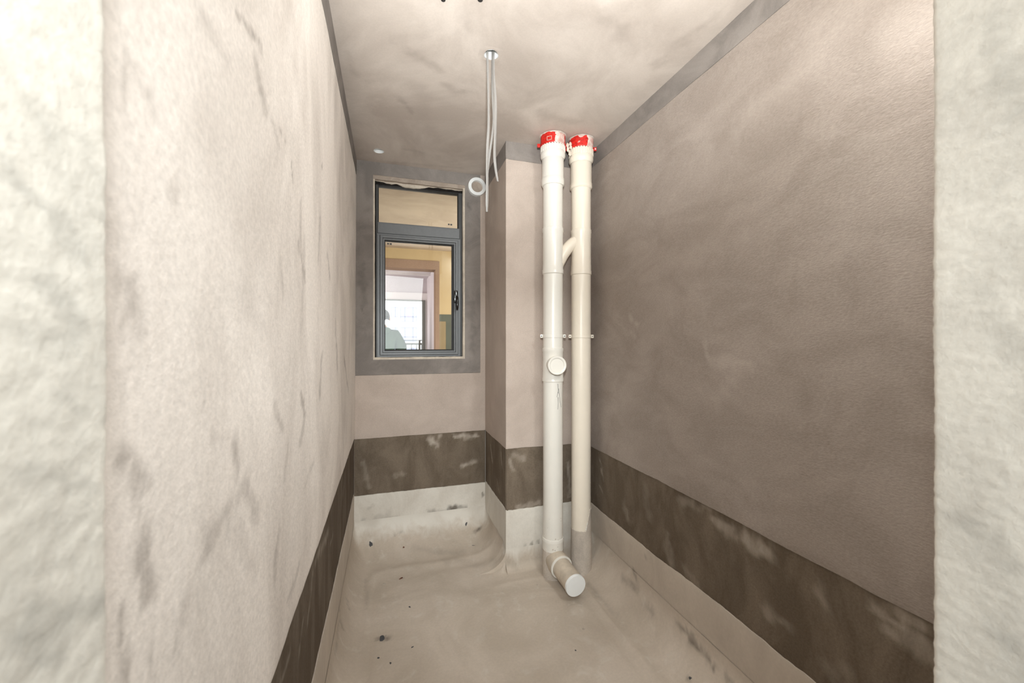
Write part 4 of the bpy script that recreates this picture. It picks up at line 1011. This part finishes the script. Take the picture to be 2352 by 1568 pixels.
FZ = (751 - 705) * (YG * CO + 0) / FPX * 1.02
for col in (-2, -1, 0, 1):
    for fl_ in (-3, -2, -1, 0, 1, 2):
        fwin(899, 913.5, 704.5, 728, col * 9.0, fl_ * FZ, (.62,), None)
        r_ = fwin(920, 957, 705, 738, col * 9.0, fl_ * FZ, (.27, .77), .33)
        if col == 0 and fl_ == 0: RB = r_
# red characters on the middle pane (two stacked glyphs)
cx = at(940.2, 715, Y=YG)[0]
def zc_(py): return at(940, py, Y=YG)[2]
bm = bmesh.new(); px_ = (YG / CO) / FPX * CO * CO
u = 58.5 / FPX
def stroke(x0, y0, x1, y1, w=.8):
    a = Vector((at(x0, y0, Y=YG)[0], 0, zc_(y0))); b = Vector((at(x1, y1, Y=YG)[0], 0, zc_(y1)))
    c = (a + b) / 2; L_ = (b - a).length; ang = math.atan2(b.z - a.z, b.x - a.x)
    m4 = Matrix.Translation((c.x, YG - .17, c.z)) @ Matrix.Rotation(-ang, 4, 'Y'); box(bm, -L_/2, L_/2, -.01, .01, -w*u/2, w*u/2, 0, m4)
for s_ in ((936.5, 708, 936.3, 716.5), (936.5, 707.8, 941, 706.2), (941.5, 708, 943.5, 709.5), (943.8, 709.5, 945, 716), (939.5, 712, 941, 712), (936, 717.8, 945, 717.8), (936.5, 720.5, 940, 720.3), (936.3, 720.5, 936.2, 726), (943.5, 720.5, 944.2, 726), (939.4, 723.5, 941.4, 723.2), (936.2, 726, 944, 726)):
    stroke(*s_)
obj('red_lettering', bm, M['red_far'], bd, smooth=False)
bm = bmesh.new(); box(bm, -120, 120, 8, 160, -16.5, -16); obj('ground', bm, M['conc'], None, 'structure', smooth=False)

# ------------------------------------------------------------------ person on the balcony (seen through the glass)
PX, PY = at(880, 740, Y=5.85)[0], 5.85
PZ = ZF - .02
person = empty('person', (PX, PY, PZ), 'person in a pale green jacket standing beyond the window, half hidden by its frame', 'person')
def skin(name, verts, edges, rads, mat, par, root=0, sub=2):
    me = bpy.data.meshes.new(name); me.from_pydata([Vector(v) + Vector((PX, PY, PZ)) for v in verts], edges, []); me.update()
    o = obj(name, me, mat, par, smooth=False)
    md = o.modifiers.new('skin', 'SKIN'); md.use_smooth_shade = True
    for i, r in enumerate(rads): me.skin_vertices[0].data[i].radius = (r, r) if not isinstance(r, tuple) else r
    me.skin_vertices[0].data[root].use_root = True
    sb = o.modifiers.new('sub', 'SUBSURF'); sb.levels = sub; sb.render_levels = sub
    # bake to mesh so that no live helper remains
    dg = bpy.context.evaluated_depsgraph_get(); dg.update()
    m2 = bpy.data.meshes.new_from_object(o.evaluated_get(dg)); o.modifiers.clear(); o.data = m2
    if not m2.materials: m2.materials.append(mat)
    m2.polygons.foreach_set('use_smooth', [True] * len(m2.polygons))
    return o
# skeleton (facing +Y, away from the camera), right arm bent with the elbow out
J = dict(pel=(0, 0, .95), wai=(0, 0, 1.10), che=(0, .0, 1.30), nec0=(0, -.01, 1.46), nec=(0, .005, 1.53), hd0=(0, .02, 1.60), hd1=(0, .01, 1.68), hd2=(0, 0, 1.72),
         shR=(.175, 0, 1.40), elR=(.265, -.02, 1.20), wrR=(.17, .24, 1.26), shL=(-.175, 0, 1.40), elL=(-.26, -.02, 1.17), wrL=(-.14, .24, 1.22),
         hiR=(.09, 0, .90), knR=(.10, .03, .50), anR=(.10, -.01, .09), toR=(.11, .15, .04), hiL=(-.09, 0, .90), knL=(-.10, .02, .50), anL=(-.10, -.02, .09), toL=(-.11, .14, .04))
names = list(J); ii = {n: i for i, n in enumerate(names)}
E = [('pel', 'wai'), ('wai', 'che'), ('che', 'nec0'), ('nec0', 'nec'), ('nec', 'hd0'), ('hd0', 'hd1'), ('hd1', 'hd2'), ('che', 'shR'), ('shR', 'elR'), ('elR', 'wrR'), ('che', 'shL'), ('shL', 'elL'), ('elL', 'wrL'),
     ('pel', 'hiR'), ('hiR', 'knR'), ('knR', 'anR'), ('anR', 'toR'), ('pel', 'hiL'), ('hiL', 'knL'), ('knL', 'anL'), ('anL', 'toL')]
rad = dict(pel=.115, wai=.105, che=(.12, .12), nec0=.065, nec=.05, hd0=.072, hd1=.082, hd2=.06, shR=.06, elR=.042, wrR=.028, shL=.06, elL=.042, wrL=.028, hiR=.085, knR=.055, anR=.038, toR=.03, hiL=.085, knL=.055, anL=.038, toL=.03)
vb = [J[n] for n in names]; eb = [(ii[a], ii[b]) for a, b in E]; rb = [rad[n] for n in names]
# hands with five fingers, joined to the body
for sgn, wn in ((1, 'wrR'), (-1, 'wrL')):
    w = Vector(J[wn]); palm = w + Vector((-.03 * sgn, .055, .03)); pi_ = len(vb); vb.append(tuple(palm)); rb.append(.026); eb.append((ii[wn], pi_))
    for k in range(4):
        b0 = palm + Vector((.0, .025, (.030 - .02 * k))); L_ = (.034, .039, .036, .028)[k]
        for q in range(1, 3):
            p = b0 + Vector((-sgn * .012 * q * q, L_ * q * (1 if q < 2 else .8), -.004 * q)); vb.append(tuple(p)); rb.append(.0085 - .001 * q)
            eb.append((pi_ if q == 1 else len(vb) - 2, len(vb) - 1))
    p = w + Vector((-.045 * sgn, .035, .055)); vb.append(tuple(p)); rb.append(.010); eb.append((pi_, len(vb) - 1))
    vb.append(tuple(p + Vector((-.010 * sgn, .028, .018)))); rb.append(.008); eb.append((len(vb) - 2, len(vb) - 1))
body = skin('body', vb, eb, rb, M['skin'], person)
# clothes
jn = ['pel', 'wai', 'che', 'nec0', 'shR', 'elR', 'wrR', 'shL', 'elL', 'wrL']; ji = {n: i for i, n in enumerate(jn)}
jv = [J[n] for n in jn]; jv[0] = (0, 0, .88); jv[6] = tuple(Vector(J['elR']).lerp(Vector(J['wrR']), .88)); jv[9] = tuple(Vector(J['elL']).lerp(Vector(J['wrL']), .88))
je = [(ji[a], ji[b]) for a, b in (('pel', 'wai'), ('wai', 'che'), ('che', 'nec0'), ('che', 'shR'), ('shR', 'elR'), ('elR', 'wrR'), ('che', 'shL'), ('shL', 'elL'), ('elL', 'wrL'))]
skin('jacket', jv, je, [.165, .160, (.17, .165), .085, .095, .078, .050, .095, .078, .050], M['green_jacket'], body)
skin('trousers', [(0, 0, .96), (.09, 0, .88), (.10, .03, .50), (.10, -.01, .10), (-.09, 0, .88), (-.10, .02, .50), (-.10, -.02, .10)], [(0, 1), (1, 2), (2, 3), (0, 4), (4, 5), (5, 6)], [.14, .105, .078, .062, .105, .078, .062], M['trousers'], body)
skin('hood', [(-.10, -.02, 1.46), (-.05, -.10, 1.47), (.05, -.10, 1.47), (.10, -.02, 1.46)], [(0, 1), (1, 2), (2, 3)], [.045, .055, .055, .045], M['green_jacket'], body)
for s_ in (1, -1):
    skin('shoe', [(s_*.10, -.045, .045), (s_*.10, .05, .045), (s_*.11, .19, .035)], [(0, 1), (1, 2)], [.045, .048, .038], M['shoe'], body, sub=1)
bm = bmesh.new(); bmesh.ops.create_uvsphere(bm, u_segments=28, v_segments=20, radius=1, matrix=Matrix.Translation((PX, PY - .012, PZ + 1.665)) @ Matrix.Diagonal((.090, .098, .105, 1)))
for v in bm.verts:
    d = .004 * float(fbm(v.co.x * 40, v.co.z * 40, v.co.y * 10, 3)); v.co += Vector((v.co.x - PX, v.co.y - PY, 0)).normalized() * d if (Vector((v.co.x - PX, v.co.y - PY, 0)).length > 1e-4) else Vector((0, 0, 0))
bmesh.ops.delete(bm, geom=[v for v in bm.verts if v.co.y > PY + .045 and v.co.z < PZ + 1.70], context='VERTS')
obj('hair', bm, M['hair'], body)
for s_ in (1, -1):
    bm = bmesh.new(); bmesh.ops.create_uvsphere(bm, u_segments=12, v_segments=8, radius=.010, matrix=Matrix.Translation((PX + s_*.03, PY + .088, PZ + 1.645))); obj('eye', bm, M['eye'], body)
    bm = bmesh.new(); bmesh.ops.create_uvsphere(bm, u_segments=12, v_segments=8, radius=1, matrix=Matrix.Translation((PX + s_*.086, PY + .01, PZ + 1.635)) @ Matrix.Diagonal((.010, .018, .030, 1))); obj('ear', bm, M['skin'], body)
bm = bmesh.new(); lathe(bm, [(.012, 0), (.010, .015), (.004, .03), (0, .034)], (PX, PY + .080, PZ + 1.640), (0, .5, -.35), 12); obj('nose', bm, M['skin'], body)
bm = bmesh.new(); bmesh.ops.create_uvsphere(bm, u_segments=12, v_segments=8, radius=1, matrix=Matrix.Translation((PX, PY + .083, PZ + 1.585)) @ Matrix.Diagonal((.022, .006, .007, 1))); obj('mouth', bm, M['lip'], body)
